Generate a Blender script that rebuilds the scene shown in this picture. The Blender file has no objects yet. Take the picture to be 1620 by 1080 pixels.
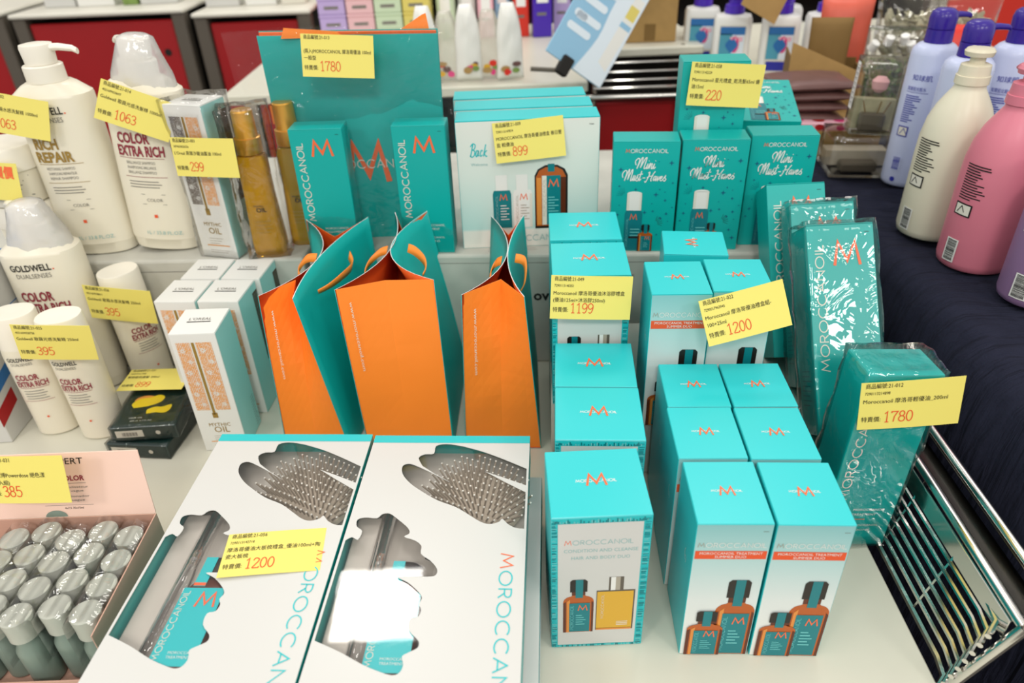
import bpy, bmesh, math, random
from mathutils import Vector, Matrix, noise
S = bpy.context.scene
COL = S.collection
R = math.radians
PI = math.pi

# ---------------------------------------------------------------- camera
cam_data = bpy.data.cameras.new('camera')
cam = bpy.data.objects.new('camera', cam_data)
COL.objects.link(cam)
cam_data.sensor_width = 36.0
cam_data.lens = 25.79
cam_data.clip_start = 0.02
cam.matrix_world = Matrix.Translation((0, 0, .7)) @ Matrix.Rotation(R(90 - 32.6), 4, 'X') @ Matrix.Rotation(R(-2.273), 4, 'Z')
cam_data.dof.use_dof = True
cam_data.dof.focus_distance = .84
cam_data.dof.aperture_fstop = 4.0
S.camera = cam

# ---------------------------------------------------------------- world, lamps, exposure
W = bpy.data.worlds.new('shop_light')
S.world = W
W.use_nodes = True
bg = W.node_tree.nodes['Background']
bg.inputs[0].default_value = (1.0, .972, .935, 1)
bg.inputs[1].default_value = .86
def area(name, loc, sx, sy, power, col=(1, .96, .9), aim=None):
    l = bpy.data.lights.new(name, 'AREA')
    l.shape = 'RECTANGLE'; l.size = sx; l.size_y = sy
    l.energy = power; l.color = col
    o = bpy.data.objects.new(name, l)
    COL.objects.link(o)
    o.location = loc
    if aim is not None:
        o.rotation_euler = (Vector(aim) - Vector(loc)).to_track_quat('-Z', 'Y').to_euler()
    return o
area('panel_or_fill_lamp', (-.72, 2.40, 2.6), .42, .42, 12)
area('panel_or_fill_lamp', (.95, 2.40, 2.6), .6, .6, 11)
area('panel_or_fill_lamp', (-.72, .1, 2.6), .6, .6, 7)
area('panel_or_fill_lamp', (.95, .1, 2.6), .6, .6, 7)
area('panel_or_fill_lamp', (2.1, -2.0, 2.6), .7, .6, 34)
area('panel_or_fill_lamp', (-2.4, 1.4, 2.6), .6, .6, 10)
area('panel_or_fill_lamp', (.1, -1.9, 2.6), .6, .6, 46)  # far stronger than the other panels: added frontal fill for upright faces
area('panel_or_fill_lamp', (-1.9, -1.7, 2.6), .6, .6, 34)  # added frontal fill to brighten upright faces, no known panel here
area('panel_or_fill_lamp', (-.3, 4.2, 2.6), .6, .6, 14)
S.view_settings.view_transform = 'Standard'
S.view_settings.look = 'None'
S.view_settings.gamma = 1.0
S.view_settings.use_curve_mapping = False
S.view_settings.exposure = -.04

# ---------------------------------------------------------------- materials
def lin(h):
    h = h.lstrip('#')
    out = []
    for i in (0, 2, 4):
        c = int(h[i:i + 2], 16) / 255
        out.append(c / 12.92 if c <= .04045 else ((c + .055) / 1.055) ** 2.4)
    return (*out, 1)
MATS = {}
def M(name, hexc='#ffffff', rough=.5, metal=0, spec=.5, var=0, vscale=20, bump=0, bscale=60, trans=0, sss=0, ior=1.45, coat=0):
    if name in MATS: return MATS[name]
    m = bpy.data.materials.new(name)
    m.use_nodes = True
    nt = m.node_tree
    b = nt.nodes['Principled BSDF']
    b.inputs['Base Color'].default_value = lin(hexc)
    b.inputs['Roughness'].default_value = rough
    b.inputs['Metallic'].default_value = metal
    b.inputs['Specular IOR Level'].default_value = spec
    b.inputs['IOR'].default_value = ior
    b.inputs['Transmission Weight'].default_value = trans
    b.inputs['Coat Weight'].default_value = coat
    b.inputs['Coat Roughness'].default_value = .08
    if sss:
        b.inputs['Subsurface Weight'].default_value = sss
        b.inputs['Subsurface Radius'].default_value = (.01, .01, .008)
    if var or bump:
        tc = nt.nodes.new('ShaderNodeTexCoord')
    if var:
        n = nt.nodes.new('ShaderNodeTexNoise'); n.inputs['Scale'].default_value = vscale; n.inputs['Detail'].default_value = 5
        mx = nt.nodes.new('ShaderNodeMix'); mx.data_type = 'RGBA'; mx.blend_type = 'MULTIPLY'
        mx.inputs[6].default_value = lin(hexc); mx.inputs[0].default_value = var
        rp = nt.nodes.new('ShaderNodeValToRGB')
        rp.color_ramp.elements[0].position = .3; rp.color_ramp.elements[0].color = (.35, .35, .35, 1)
        rp.color_ramp.elements[1].position = .7
        nt.links.new(tc.outputs['Object'], n.inputs['Vector']); nt.links.new(n.outputs['Fac'], rp.inputs[0])
        nt.links.new(rp.outputs[0], mx.inputs[7]); nt.links.new(mx.outputs[2], b.inputs['Base Color'])
    if bump:
        n2 = nt.nodes.new('ShaderNodeTexNoise'); n2.inputs['Scale'].default_value = bscale; n2.inputs['Detail'].default_value = 4
        bp = nt.nodes.new('ShaderNodeBump'); bp.inputs['Strength'].default_value = bump; bp.inputs['Distance'].default_value = .002
        nt.links.new(tc.outputs['Object'], n2.inputs['Vector']); nt.links.new(n2.outputs['Fac'], bp.inputs['Height'])
        nt.links.new(bp.outputs[0], b.inputs['Normal'])
    MATS[name] = m
    return m
def grad(name, stops, axis='Z', rough=.35):
    """printed colour ramp along the part's own height (or width)"""
    if name in MATS: return MATS[name]
    m = bpy.data.materials.new(name); m.use_nodes = True
    nt = m.node_tree; b = nt.nodes['Principled BSDF']
    b.inputs['Roughness'].default_value = rough
    tc = nt.nodes.new('ShaderNodeTexCoord'); sx = nt.nodes.new('ShaderNodeSeparateXYZ'); rp = nt.nodes.new('ShaderNodeValToRGB')
    nt.links.new(tc.outputs['Generated'], sx.inputs[0]); nt.links.new(sx.outputs[axis], rp.inputs[0])
    nt.links.new(rp.outputs[0], b.inputs['Base Color'])
    cr = rp.color_ramp
    while len(cr.elements) < len(stops): cr.elements.new(.5)
    for e, (p, h) in zip(cr.elements, stops): e.position = p; e.color = lin(h)
    MATS[name] = m
    return m
def film_mat(name, tint='#ffffff', gloss=.16, rough=.05, bump=.5, bscale=35, milky=0, milk='#ffffff'):
    if name in MATS: return MATS[name]
    m = bpy.data.materials.new(name); m.use_nodes = True
    nt = m.node_tree; nt.nodes.clear()
    out = nt.nodes.new('ShaderNodeOutputMaterial')
    tr = nt.nodes.new('ShaderNodeBsdfTransparent'); tr.inputs[0].default_value = lin(tint)
    gl = nt.nodes.new('ShaderNodeBsdfGlossy'); gl.inputs['Roughness'].default_value = rough
    mix = nt.nodes.new('ShaderNodeMixShader')
    lw = nt.nodes.new('ShaderNodeLayerWeight'); lw.inputs[0].default_value = .25
    ad = nt.nodes.new('ShaderNodeMath'); ad.operation = 'MULTIPLY_ADD'; ad.inputs[1].default_value = .7; ad.inputs[2].default_value = gloss
    ad.use_clamp = True
    nt.links.new(lw.outputs['Fresnel'], ad.inputs[0]); nt.links.new(ad.outputs[0], mix.inputs[0])
    base = tr
    if milky:
        df = nt.nodes.new('ShaderNodeBsdfDiffuse'); df.inputs[0].default_value = lin(milk)
        m2 = nt.nodes.new('ShaderNodeMixShader'); m2.inputs[0].default_value = milky
        nt.links.new(tr.outputs[0], m2.inputs[1]); nt.links.new(df.outputs[0], m2.inputs[2]); base = m2
    nt.links.new(base.outputs[0], mix.inputs[1]); nt.links.new(gl.outputs[0], mix.inputs[2])
    if bump:
        tc = nt.nodes.new('ShaderNodeTexCoord'); n = nt.nodes.new('ShaderNodeTexNoise'); n.inputs['Scale'].default_value = bscale
        n.inputs['Detail'].default_value = 3; n.inputs['Distortion'].default_value = 1.2
        bp = nt.nodes.new('ShaderNodeBump'); bp.inputs['Strength'].default_value = bump; bp.inputs['Distance'].default_value = .004
        nt.links.new(tc.outputs['Object'], n.inputs['Vector']); nt.links.new(n.outputs['Fac'], bp.inputs['Height'])
        nt.links.new(bp.outputs[0], gl.inputs['Normal'])
    nt.links.new(mix.outputs[0], out.inputs[0])
    MATS[name] = m
    return m
M('teal', '#22bcc0', .33); M('teal_tall', '#08a7a1', .33); M('teal_deep', '#07787f', .35); M('teal_pale', '#6fc4c4', .35)
M('teal_flap', '#2cc3c7', .3); M('bag_teal', '#04aaa4', .5); M('bag_orange', '#ff8a2a', .5); M('bag_inner', '#e8611e', .6)
M('orange', '#ee6a3a', .4); M('white', '#e4e4df', .4); M('card_white', '#cbcbc7', .32); M('off_white', '#dcd9cc', .45)
M('ink', '#1c1a18', .6); M('grey_ink', '#77736c', .6); M('red_ink', '#e2572c', .6); M('pale_ink', '#8fb9b8', .5)
M('tag_paper', '#e8da70', .6); M('tag_edge', '#f4eb9c', .6); M('ribbon', '#f08a2c', .45)
M('amber', '#b2571a', .25); M('amber_light', '#d98a3c', .25); M('amber_dark', '#5a2408', .3); M('cap_black', '#1d1612', .35)
M('gold_liquid', '#d6a630', .25); M('steel_print', '#a79f90', .4); M('steel_dark', '#5d564c', .4)
M('cream', '#e4decb', .32, sss=.15); M('cream_cap', '#ece7d9', .3); M('maroon', '#8e2f3e', .5); M('gold_ink', '#9a7b34', .45)
M('orange_lace', '#e39a45', .5); M('brown_lace', '#4b3318', .5); M('board', '#d6d4c4', .3, var=.12, vscale=5)
M('riser', '#c6c5bb', .6, var=.25, vscale=14); M('navy', '#262837', .95, spec=.1, var=.3, vscale=40, bump=.35, bscale=300)
M('dark_chrome', '#4a4844', .22, metal=1); M('chrome', '#d8d6d0', .14, metal=1); M('dark', '#16130f', .7); M('red_panel', '#a80f16', .5, var=.15, vscale=6)
M('kraft', '#b08d55', .75, var=.2, vscale=30); M('kraft_dark', '#7c5f30', .75); M('pink_card', '#e8c6b6', .5); M('pink_inner', '#c99f8c', .6)
M('grey_cap', '#b4b6aa', .4); M('grey_green', '#7b8a7f', .35)
M('green_box', '#16302c', .25, var=.3, vscale=30); M('yellow', '#e9cf1f', .5); M('star_blue', '#0b5a7a', .5)
M('grey_tray', '#c6beb3', .45, var=.15, vscale=25); M('pad', '#b9ab98', .5); M('pin', '#9c8f7e', .4); M('pin_tip', '#f2eee4', .3)
M('lavender', '#c3cbe8', .3, sss=.1); M('violet', '#34208a', .25); M('violet_bright', '#4a2ab0', .25)
M('milk', '#ddd8c2', .35, sss=.1); M('rose', '#d2788a', .4); M('mauve', '#8a6c92', .45); M('clear_pump', '#dcd5bd', .25)
M('blue_print', '#2c6fb0', .5); M('blue_ink', '#2a2f9c', .5); M('white_print', '#f2f2f0', .5)
M('pastel_purple', '#b9a4d6', .6); M('pastel_pink', '#e3b7bd', .6); M('pastel_green', '#c4d6b8', .6); M('pastel_yellow', '#d9c96a', .6)
M('sachet', '#6d4b47', .4, var=.3, vscale=30); M('hot_pink', '#d83a7c', .45); M('soft_pink', '#edb6c4', .45); M('bright_red', '#d63020', .4)
M('milk_white', '#e9e8e2', .25); M('leaf', '#7f9a4e', .6, var=.4, vscale=60); M('herb', '#c9c6a8', .6, var=.4, vscale=50)
M('sky_card', '#8fbcd9', .5); M('pale_card', '#dbe6ef', .5); M('floor_tile', '#4a453e', .4, var=.3, vscale=3); M('wall_paint', '#b9b2a4', .8)
M('gold_cap', '#dba23c', .28, metal=.6); M('oil', '#dca61f', .1, trans=.55, ior=1.4); M('slot_shade', '#14110f', .6)
grad('duo_front', [(0, '#e4e4de'), (.45, '#d5dddb'), (.8, '#a9cfce'), (1, '#86bfc0')])
grad('mint_front', [(0, '#e6e3da'), (.14, '#e6e3da'), (.16, '#b9dbd6'), (.6, '#d6e0d8'), (1, '#dfe0d8')])
grad('can_print', [(0, '#0b6f78'), (1, '#118890')])
grad('amber_print', [(0, '#7c360f'), (.25, '#d4832f'), (.6, '#b9601c'), (1, '#5b2508')], axis='X')
grad('gold_print', [(0, '#d19a22'), (.5, '#e0b440'), (1, '#e8c35a')])
grad('steel_grad', [(0, '#6a6152'), (.3, '#d8d2c4'), (.55, '#8a8172'), (1, '#5a5143')], axis='X')
film_mat('film', gloss=.036, rough=.03, bump=.9, bscale=20); film_mat('clear_sheet', gloss=.05, rough=.03, bump=.04, bscale=8)
film_mat('hood', gloss=.1, rough=.15, milky=.35, bump=.6); film_mat('frost', gloss=.08, rough=.3, milky=.45, milk='#e4e0d0')
film_mat('clear_box', tint='#f2f1ea', gloss=.08, rough=.05, bump=.1)
film_mat('loose_film', gloss=.012, rough=.06, bump=.9, bscale=40)
film_mat('sleeve', gloss=.07, rough=.07, bump=.8, bscale=30)

def cloth_bump():
    nt = MATS['navy'].node_tree
    bp = [n for n in nt.nodes if n.type == 'BUMP'][0]
    tc = [n for n in nt.nodes if n.type == 'TEX_COORD'][0]
    mp = nt.nodes.new('ShaderNodeMapping'); mp.inputs['Scale'].default_value = (5, 34, 5); mp.inputs['Rotation'].default_value = (0, 0, .5)
    n = nt.nodes.new('ShaderNodeTexNoise'); n.inputs['Scale'].default_value = 1.0; n.inputs['Detail'].default_value = 4; n.inputs['Distortion'].default_value = .6
    b2 = nt.nodes.new('ShaderNodeBump'); b2.inputs['Strength'].default_value = .8; b2.inputs['Distance'].default_value = .03
    nt.links.new(tc.outputs['Object'], mp.inputs[0]); nt.links.new(mp.outputs[0], n.inputs['Vector']); nt.links.new(n.outputs['Fac'], b2.inputs['Height'])
    nt.links.new(bp.outputs[0], b2.inputs['Normal'])
    nt.links.new(b2.outputs[0], nt.nodes['Principled BSDF'].inputs['Normal'])
cloth_bump()

# ---------------------------------------------------------------- objects and mesh helpers
def tag(o, label, cat, group=None, kind=None):
    if label: o['label'] = label
    if cat: o['category'] = cat
    if group: o['group'] = group
    if kind: o['kind'] = kind
    return o
def thing(name, label, cat, loc=(0, 0, 0), rz=0, group=None, mat4=None):
    o = bpy.data.objects.new(name, None)
    COL.objects.link(o)
    o.empty_display_size = .02
    if mat4 is not None: o.matrix_world = mat4
    else:
        o.location = loc; o.rotation_euler = (0, 0, rz)
    return tag(o, label, cat, group)
def link(name, me, mats, parent=None, smooth=False):
    o = bpy.data.objects.new(name, me)
    COL.objects.link(o)
    for m in (mats if isinstance(mats, (list, tuple)) else [mats]):
        me.materials.append(MATS[m] if isinstance(m, str) else m)
    if smooth:
        for p in me.polygons: p.use_smooth = True
    if parent is not None: o.parent = parent
    return o
def obj(name, bm, mats, parent=None, smooth=False, sharp=None):
    me = bpy.data.meshes.new(name)
    bm.normal_update()
    bm.to_mesh(me); bm.free()
    o = link(name, me, mats, parent, smooth)
    if smooth and sharp is not None:
        try: me.set_sharp_from_angle(angle=R(sharp))
        except Exception: pass
    return o
def pyobj(name, vs, fs, mats, parent=None, smooth=False, idx=None):
    me = bpy.data.meshes.new(name)
    me.from_pydata([tuple(v) for v in vs], [], fs)
    o = link(name, me, mats, parent, smooth)
    if idx:
        for p, i in zip(me.polygons, idx): p.material_index = i
    me.update()
    return o
def dup(root, loc=None, rz=None, label=None, mat4=None, group=None):
    r = root.copy(); COL.objects.link(r)
    if mat4 is not None: r.matrix_world = mat4
    if loc is not None: r.location = loc
    if rz is not None: r.rotation_euler = (0, 0, rz)
    if label: r['label'] = label
    if group: r['group'] = group
    for ch in list(root.children):
        c = ch.copy(); COL.objects.link(c); c.parent = r
        for g in list(ch.children):
            d = g.copy(); COL.objects.link(d); d.parent = c
    return r
def bx(bm, x0, x1, y0, y1, z0, z1, bev=0, mi=0, seg=1):
    r = bmesh.ops.create_cube(bm, size=1)
    vs = r['verts']
    for v in vs:
        v.co = Vector((x0 + (v.co.x + .5) * (x1 - x0), y0 + (v.co.y + .5) * (y1 - y0), z0 + (v.co.z + .5) * (z1 - z0)))
    fs = set(f for v in vs for f in v.link_faces)
    for f in fs: f.material_index = mi
    if bev:
        es = list({e for v in vs for e in v.link_edges})
        bmesh.ops.bevel(bm, geom=es, offset=bev, segments=seg, affect='EDGES', profile=.5)
    return vs
def box_obj(name, x0, x1, y0, y1, z0, z1, mats, parent=None, bev=.0006, front=None, seg=1):
    bm = bmesh.new(); bx(bm, x0, x1, y0, y1, z0, z1, bev, seg=seg)
    ms = [mats]
    if front:
        ms.append(front); bm.normal_update()
        for f in bm.faces:
            if f.normal.y < -.9: f.material_index = 1
    return obj(name, bm, ms, parent)
def rings(bm, rs, mi=0, cap0=True, cap1=True):
    """rs: list of rings (lists of Vector), lofted"""
    prev = None; first = None
    for ring in rs:
        cur = [bm.verts.new(p) for p in ring]
        if prev:
            n = len(cur)
            for i in range(n):
                f = bm.faces.new((prev[i], prev[(i + 1) % n], cur[(i + 1) % n], cur[i])); f.material_index = mi
        else: first = cur
        prev = cur
    if cap0: bm.faces.new(first[::-1]).material_index = mi
    if cap1: bm.faces.new(prev).material_index = mi
def sell(rx, ry, z, n=32, e=2.0, cx=0, cy=0):
    out = []
    for i in range(n):
        a = 2 * PI * i / n
        c, s = math.cos(a), math.sin(a)
        out.append(Vector((cx + rx * math.copysign(abs(c) ** (2 / e), c), cy + ry * math.copysign(abs(s) ** (2 / e), s), z)))
    return out
def lathe(bm, prof, n=32, e=2.0, mi=0, cx=0, cy=0):
    rings(bm, [sell(p[1], p[2] if len(p) > 2 else p[1], p[0], n, e, cx, cy) for p in prof], mi)
def lathe_obj(name, prof, mats, parent=None, n=32, e=2.0, sharp=35, cx=0, cy=0):
    bm = bmesh.new(); lathe(bm, prof, n, e, 0, cx, cy)
    return obj(name, bm, mats, parent, True, sharp)
def tube(bm, pts, r, n=8, mi=0, ry=None):
    pts = [Vector(p) for p in pts]; rs = []
    for i, p in enumerate(pts):
        t = (pts[min(i + 1, len(pts) - 1)] - pts[max(i - 1, 0)]).normalized()
        up = Vector((0, 0, 1)) if abs(t.z) < .95 else Vector((0, 1, 0))
        a = t.cross(up).normalized(); b = a.cross(t)
        rr = r[i] if isinstance(r, (list, tuple)) else r
        rs.append([p + a * rr * math.cos(2 * PI * k / n) + b * (ry or rr) * math.sin(2 * PI * k / n) for k in range(n)])
    rings(bm, rs, mi)
def tube_obj(name, pts, r, mats, parent=None, n=8, ry=None):
    bm = bmesh.new(); tube(bm, pts, r, n, 0, ry)
    bmesh.ops.recalc_face_normals(bm, faces=bm.faces)
    return obj(name, bm, mats, parent, True, 40)
def film_obj(parent, w, d, h, name='plastic_wrap', mat='film', seed=1, g=.0018, amp=.0022, cuts=14, cz=0, top=.004):
    bm = bmesh.new()
    bmesh.ops.create_cube(bm, size=1)
    bmesh.ops.subdivide_edges(bm, edges=bm.edges[:], cuts=cuts, use_grid_fill=True)
    for v in bm.verts:
        p = Vector(((v.co.x) * (w + 2 * g), v.co.y * (d + 2 * g), (v.co.z + .5) * (h + top) + cz + .0004))
        k = noise.noise(p * 28 + Vector((seed * 3.1, 0, 0))) + .6 * noise.noise(p * 70 + Vector((0, seed * 2.3, 0)))
        n = Vector((v.co.x, v.co.y, 0))
        big = [abs(v.co.x) > .49, abs(v.co.y) > .49]
        off = Vector((math.copysign(1, v.co.x) if big[0] else 0, math.copysign(1, v.co.y) if big[1] else 0, 1 if v.co.z > .49 else 0))
        v.co = p + off * max(0, amp * (.45 + k))
    return obj(name, bm, mat, parent, True)

# ---------------------------------------------------------------- printed decoration (thin ink layers on a face)
_T = {}
def text2d(s, bold=0):
    key = (s, bold)
    if key in _T: return _T[key]
    cu = bpy.data.curves.new('lettering', 'FONT')
    cu.body = s; cu.size = 1; cu.resolution_u = 2; cu.offset = bold; cu.fill_mode = 'FRONT'
    o = bpy.data.objects.new('lettering', cu)
    COL.objects.link(o)
    bpy.context.view_layer.update()
    me = bpy.data.meshes.new_from_object(o.evaluated_get(bpy.context.evaluated_depsgraph_get()))
    vs = [(v.co.x, v.co.y) for v in me.vertices]; fs = [tuple(p.vertices) for p in me.polygons]
    bpy.data.objects.remove(o); bpy.data.curves.remove(cu); bpy.data.meshes.remove(me)
    wd = max((v[0] for v in vs), default=0)
    _T[key] = (vs, fs, wd)
    return _T[key]
def arc(cx, cy, rx, ry, a0, a1, n=14):
    return [(cx + rx * math.cos(R(a0 + (a1 - a0) * i / n)), cy + ry * math.sin(R(a0 + (a1 - a0) * i / n))) for i in range(n + 1)]
def smooth_path(p, n=6):
    out = []
    for i in range(len(p) - 1):
        p0, p1, p2, p3 = p[max(i - 1, 0)], p[i], p[i + 1], p[min(i + 2, len(p) - 1)]
        for k in range(n):
            t = k / n
            out.append(tuple(.5 * (2 * p1[j] + (p2[j] - p0[j]) * t + (2 * p0[j] - 5 * p1[j] + 4 * p2[j] - p3[j]) * t * t + (3 * p1[j] - p0[j] - 3 * p2[j] + p3[j]) * t ** 3) for j in (0, 1)))
    return out + [p[-1]]
GL = {  # single-line capitals: (width, strokes)
 'M': (1.05, [[(0, 0), (.18, 1), (.525, .25), (.87, 1), (1.05, 0)]]), 'O': (1.0, [arc(.5, .5, .5, .5, 0, 360, 26)]),
 'R': (.6, [[(0, 0), (0, 1), (.3, 1)] + arc(.3, .74, .26, .26, 90, -90, 8)[1:] + [(0, .48)], [(.28, .48), (.6, 0)]]),
 'C': (.86, [arc(.5, .5, .5, .5, 45, 315, 20)]), 'A': (.84, [[(0, 0), (.42, 1), (.84, 0)], [(.15, .33), (.69, .33)]]),
 'N': (.76, [[(0, 0), (0, 1), (.76, 0), (.76, 1)]]), 'I': (.0, [[(0, 0), (0, 1)]]), 'L': (.5, [[(0, 1), (0, 0), (.5, 0)]]),
}
DG = {
 '0': [arc(.3, .5, .24, .5, 90, 450, 18)], '1': [[(.12, .8), (.32, 1), (.32, 0)], [(.16, 0), (.48, 0)]],
 '2': [smooth_path([(.07, .76), (.14, .94), (.3, 1), (.5, .88), (.48, .66), (.28, .36), (.05, .03)]), [(.05, 0), (.56, 0), (.58, .14)]],
 '3': [smooth_path([(.07, .82), (.18, .97), (.38, .97), (.5, .8), (.42, .6), (.24, .53)]), smooth_path([(.24, .53), (.46, .46), (.55, .28), (.44, .06), (.24, 0), (.05, .1)])],
 '5': [[(.52, .98), (.16, .98), (.12, .56)], smooth_path([(.12, .54), (.3, .63), (.5, .54), (.56, .32), (.45, .07), (.24, 0), (.05, .1)])],
 '6': [smooth_path([(.5, .9), (.36, 1), (.18, .85), (.07, .5), (.09, .18), (.28, 0), (.48, .08), (.55, .3), (.46, .52), (.28, .58), (.1, .42)])],
 '7': [[(.05, .84), (.06, .98), (.56, .98), (.3, .5), (.24, 0)]],
 '8': [arc(.3, .76, .2, .24, 0, 360, 14), arc(.3, .26, .25, .26, 0, 360, 14)],
 '9': [smooth_path([(.1, .1), (.26, 0), (.42, .15), (.53, .5), (.52, .82), (.32, 1), (.12, .9), (.06, .68), (.14, .46), (.32, .42), (.5, .6)])],
}
SCRIPT = {
 'Mini': [[(-.1, .35), (-.25, .7), (0, 1.0), (.18, .8), (.05, 0)], [(.05, 0), (.35, .95), (.5, 1), (.42, .1)], [(.42, .1), (.75, .95), (.92, 1), (.82, .12), (.95, .02), (1.1, .25), (1.18, .5), (1.1, .08), (1.2, .03), (1.35, .4), (1.4, .5), (1.36, 0)],
          [(1.36, .05), (1.5, .42), (1.62, .48), (1.6, .05), (1.72, .05), (1.86, .45), (1.82, .08), (1.92, .02), (2.05, .2)], [(1.2, .74), (1.24, .78)], [(1.9, .74), (1.94, .78)]],
 'Must': [[(-.3, .3), (-.4, .7), (-.1, 1.0), (.12, .8), (-.02, 0)], [(-.02, 0), (.3, .95), (.42, 1), (.36, .08)], [(.36, .08), (.68, .95), (.84, 1), (.76, .1), (.88, .04), (1.02, .3), (1.1, .5), (1.04, .08), (1.14, .03), (1.28, .4), (1.3, .5), (1.27, .05), (1.42, .1)],
          [(1.42, .1), (1.62, .58), (1.58, .38), (1.74, .16), (1.62, -.03), (1.44, .05)], [(2.0, .95), (1.86, .1), (1.95, .03), (2.1, .2)], [(1.72, .6), (2.2, .66)]],
 'Haves': [[(2.3, .3), (2.65, .32)], [(2.9, .85), (3.1, .95), (3.02, .4), (2.8, -.15), (2.65, -.05)], [(3.75, 1.05), (3.5, .6), (3.4, .05), (3.55, 0)], [(2.85, .35), (3.2, .5), (3.6, .55)],
           [(4.0, .42), (3.85, .5), (3.7, .25), (3.78, .02), (3.95, .25), (4.03, .48), (3.98, .08), (4.1, .05), (4.25, .5)], [(4.25, .5), (4.28, .02), (4.5, .42), (4.55, .5)], [(4.5, .2), (4.75, .3), (4.78, .48), (4.65, .46), (4.6, .1), (4.78, 0), (5.0, .22)], [(5.0, .22), (5.2, .58), (5.16, .38), (5.32, .16), (5.2, -.03), (5.0, .05)]],
 'Back': [[(.1, 0), (.3, 1.0)], [(.0, .8), (.3, 1.02), (.6, .92), (.55, .65), (.3, .52)], [(.3, .52), (.6, .42), (.55, .1), (.25, -.02), (.02, .1)], [(1.05, .42), (.85, .48), (.75, .2), (.85, .0), (1.0, .2), (1.08, .45), (1.05, .08), (1.2, .1)],
          [(1.6, .42), (1.45, .5), (1.3, .22), (1.4, .02), (1.6, .15)], [(1.75, 0), (1.95, .95)], [(2.15, .48), (1.85, .25), (2.1, .0), (2.2, .06)]],
}
class Ink:
    """collects flat shapes; each becomes a thin layer on the surface given by f(u, v, lift)"""
    def __init__(s, f): s.f = f; s.v = []; s.fc = []; s.mi = []; s.m = []
    def mid(s, m):
        if m not in s.m: s.m.append(m)
        return s.m.index(m)
    def put(s, vs, fs, mat, lay=1):
        b = len(s.v); i = s.mid(mat)
        s.v += [s.f(u, v, .00018 * lay + .00012) for u, v in vs]
        s.fc += [tuple(b + k for k in f) for f in fs]; s.mi += [i] * len(fs)
    def poly(s, pts, mat, lay=1): s.put(pts, [tuple(range(len(pts)))], mat, lay)
    def rect(s, u0, u1, v0, v1, mat, lay=1, n=1):
        if n == 1: return s.poly([(u0, v0), (u1, v0), (u1, v1), (u0, v1)], mat, lay)
        for i in range(n):
            a, b = u0 + (u1 - u0) * i / n, u0 + (u1 - u0) * (i + 1) / n
            s.poly([(a, v0), (b, v0), (b, v1), (a, v1)], mat, lay)
    def stroke(s, p, w, mat, lay=1):
        p = [q for i, q in enumerate(p) if i == 0 or abs(q[0] - p[i - 1][0]) + abs(q[1] - p[i - 1][1]) > 1e-9]
        n = len(p); closed = n > 3 and abs(p[0][0] - p[-1][0]) + abs(p[0][1] - p[-1][1]) < 1e-7
        L, Rr = [], []
        for i in range(n):
            a = p[i - 1] if i else (p[-2] if closed else None); c = p[i + 1] if i < n - 1 else (p[1] if closed else None)
            ds = []
            for q0, q1 in ((a, p[i]), (p[i], c)):
                if q0 is None or q1 is None: continue
                dx, dy = q1[0] - q0[0], q1[1] - q0[1]; l = math.hypot(dx, dy) or 1; ds.append((dx / l, dy / l))
            if len(ds) == 2:
                nx, ny = -(ds[0][1] + ds[1][1]), ds[0][0] + ds[1][0]; l = math.hypot(nx, ny)
                if l < .3: nx, ny, k = -ds[0][1], ds[0][0], 1
                else:
                    nx, ny = nx / l, ny / l; k = min(2.2, 1 / max(.2, nx * -ds[0][1] + ny * ds[0][0]))
            else: nx, ny, k = -ds[0][1], ds[0][0], 1
            L.append((p[i][0] + nx * w / 2 * k, p[i][1] + ny * w / 2 * k)); Rr.append((p[i][0] - nx * w / 2 * k, p[i][1] - ny * w / 2 * k))
        s.put(L + Rr, [(n + i, n + i + 1, i + 1, i) for i in range(n - 1)], mat, lay)
    def xf(s, pts, u, v, k, rot=0, kx=None):
        c, sn = math.cos(R(rot)), math.sin(R(rot)); kx = kx or k
        return [(u + kx * x * c - k * y * sn, v + kx * x * sn + k * y * c) for x, y in pts]
    def text(s, t, u, v, h, mat, rot=0, al='l', lay=2, kx=1, bold=0, w=None):
        vs, fs, wd = text2d(t, bold)
        k = h / .72
        if w: kx = w / (wd * k)
        ox = {'l': 0, 'c': -wd / 2, 'r': -wd}[al]
        s.put(s.xf([(x + ox, y) for x, y in vs], u, v, k, rot, k * kx), fs, mat, lay)
    def caps(s, t, u, v, w, mat, first=None, rot=0, sw=.11, gap=.26, lay=2, h=None, al='l'):
        tot = sum(GL[c][0] for c in t) + gap * (len(t) - 1)
        k = w / tot; ky = h or k; x = -tot / 2 if al == 'c' else 0
        for i, c in enumerate(t):
            for st in GL[c][1]:
                s.stroke(s.xf([((x + px) * k / ky, py) for px, py in st], u, v, ky, rot), sw * min(k, ky), first if (first and i == 0) else mat, lay)
            x += GL[c][0] + gap
    def logo(s, u, v, w, mat, sw=.12, h=None, rot=0, lay=3):
        ky = h or w * .9
        s.stroke(s.xf([((px - .5) * w / ky, py) for px, py in [(0, 0), (.17, 1), (.5, .2), (.83, 1), (1, 0)]], u, v, ky, rot), sw * w, mat, lay)
    def digits(s, t, u, v, h, mat, sw=.085, lay=2, kx=.95):
        for i, c in enumerate(t):
            for st in DG[c]: s.stroke(s.xf(st, u + i * .62 * h * kx, v, h, 0, h * kx), sw * h, mat, lay)
    def script(s, t, u, v, h, mat, lay=2, sw=.11, slant=.18, kx=None):
        for st in SCRIPT[t]: s.stroke(s.xf([(x + y * slant, y) for x, y in smooth_path(st, 5)], u, v, h, 0, kx), sw * h, mat, lay)
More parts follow.
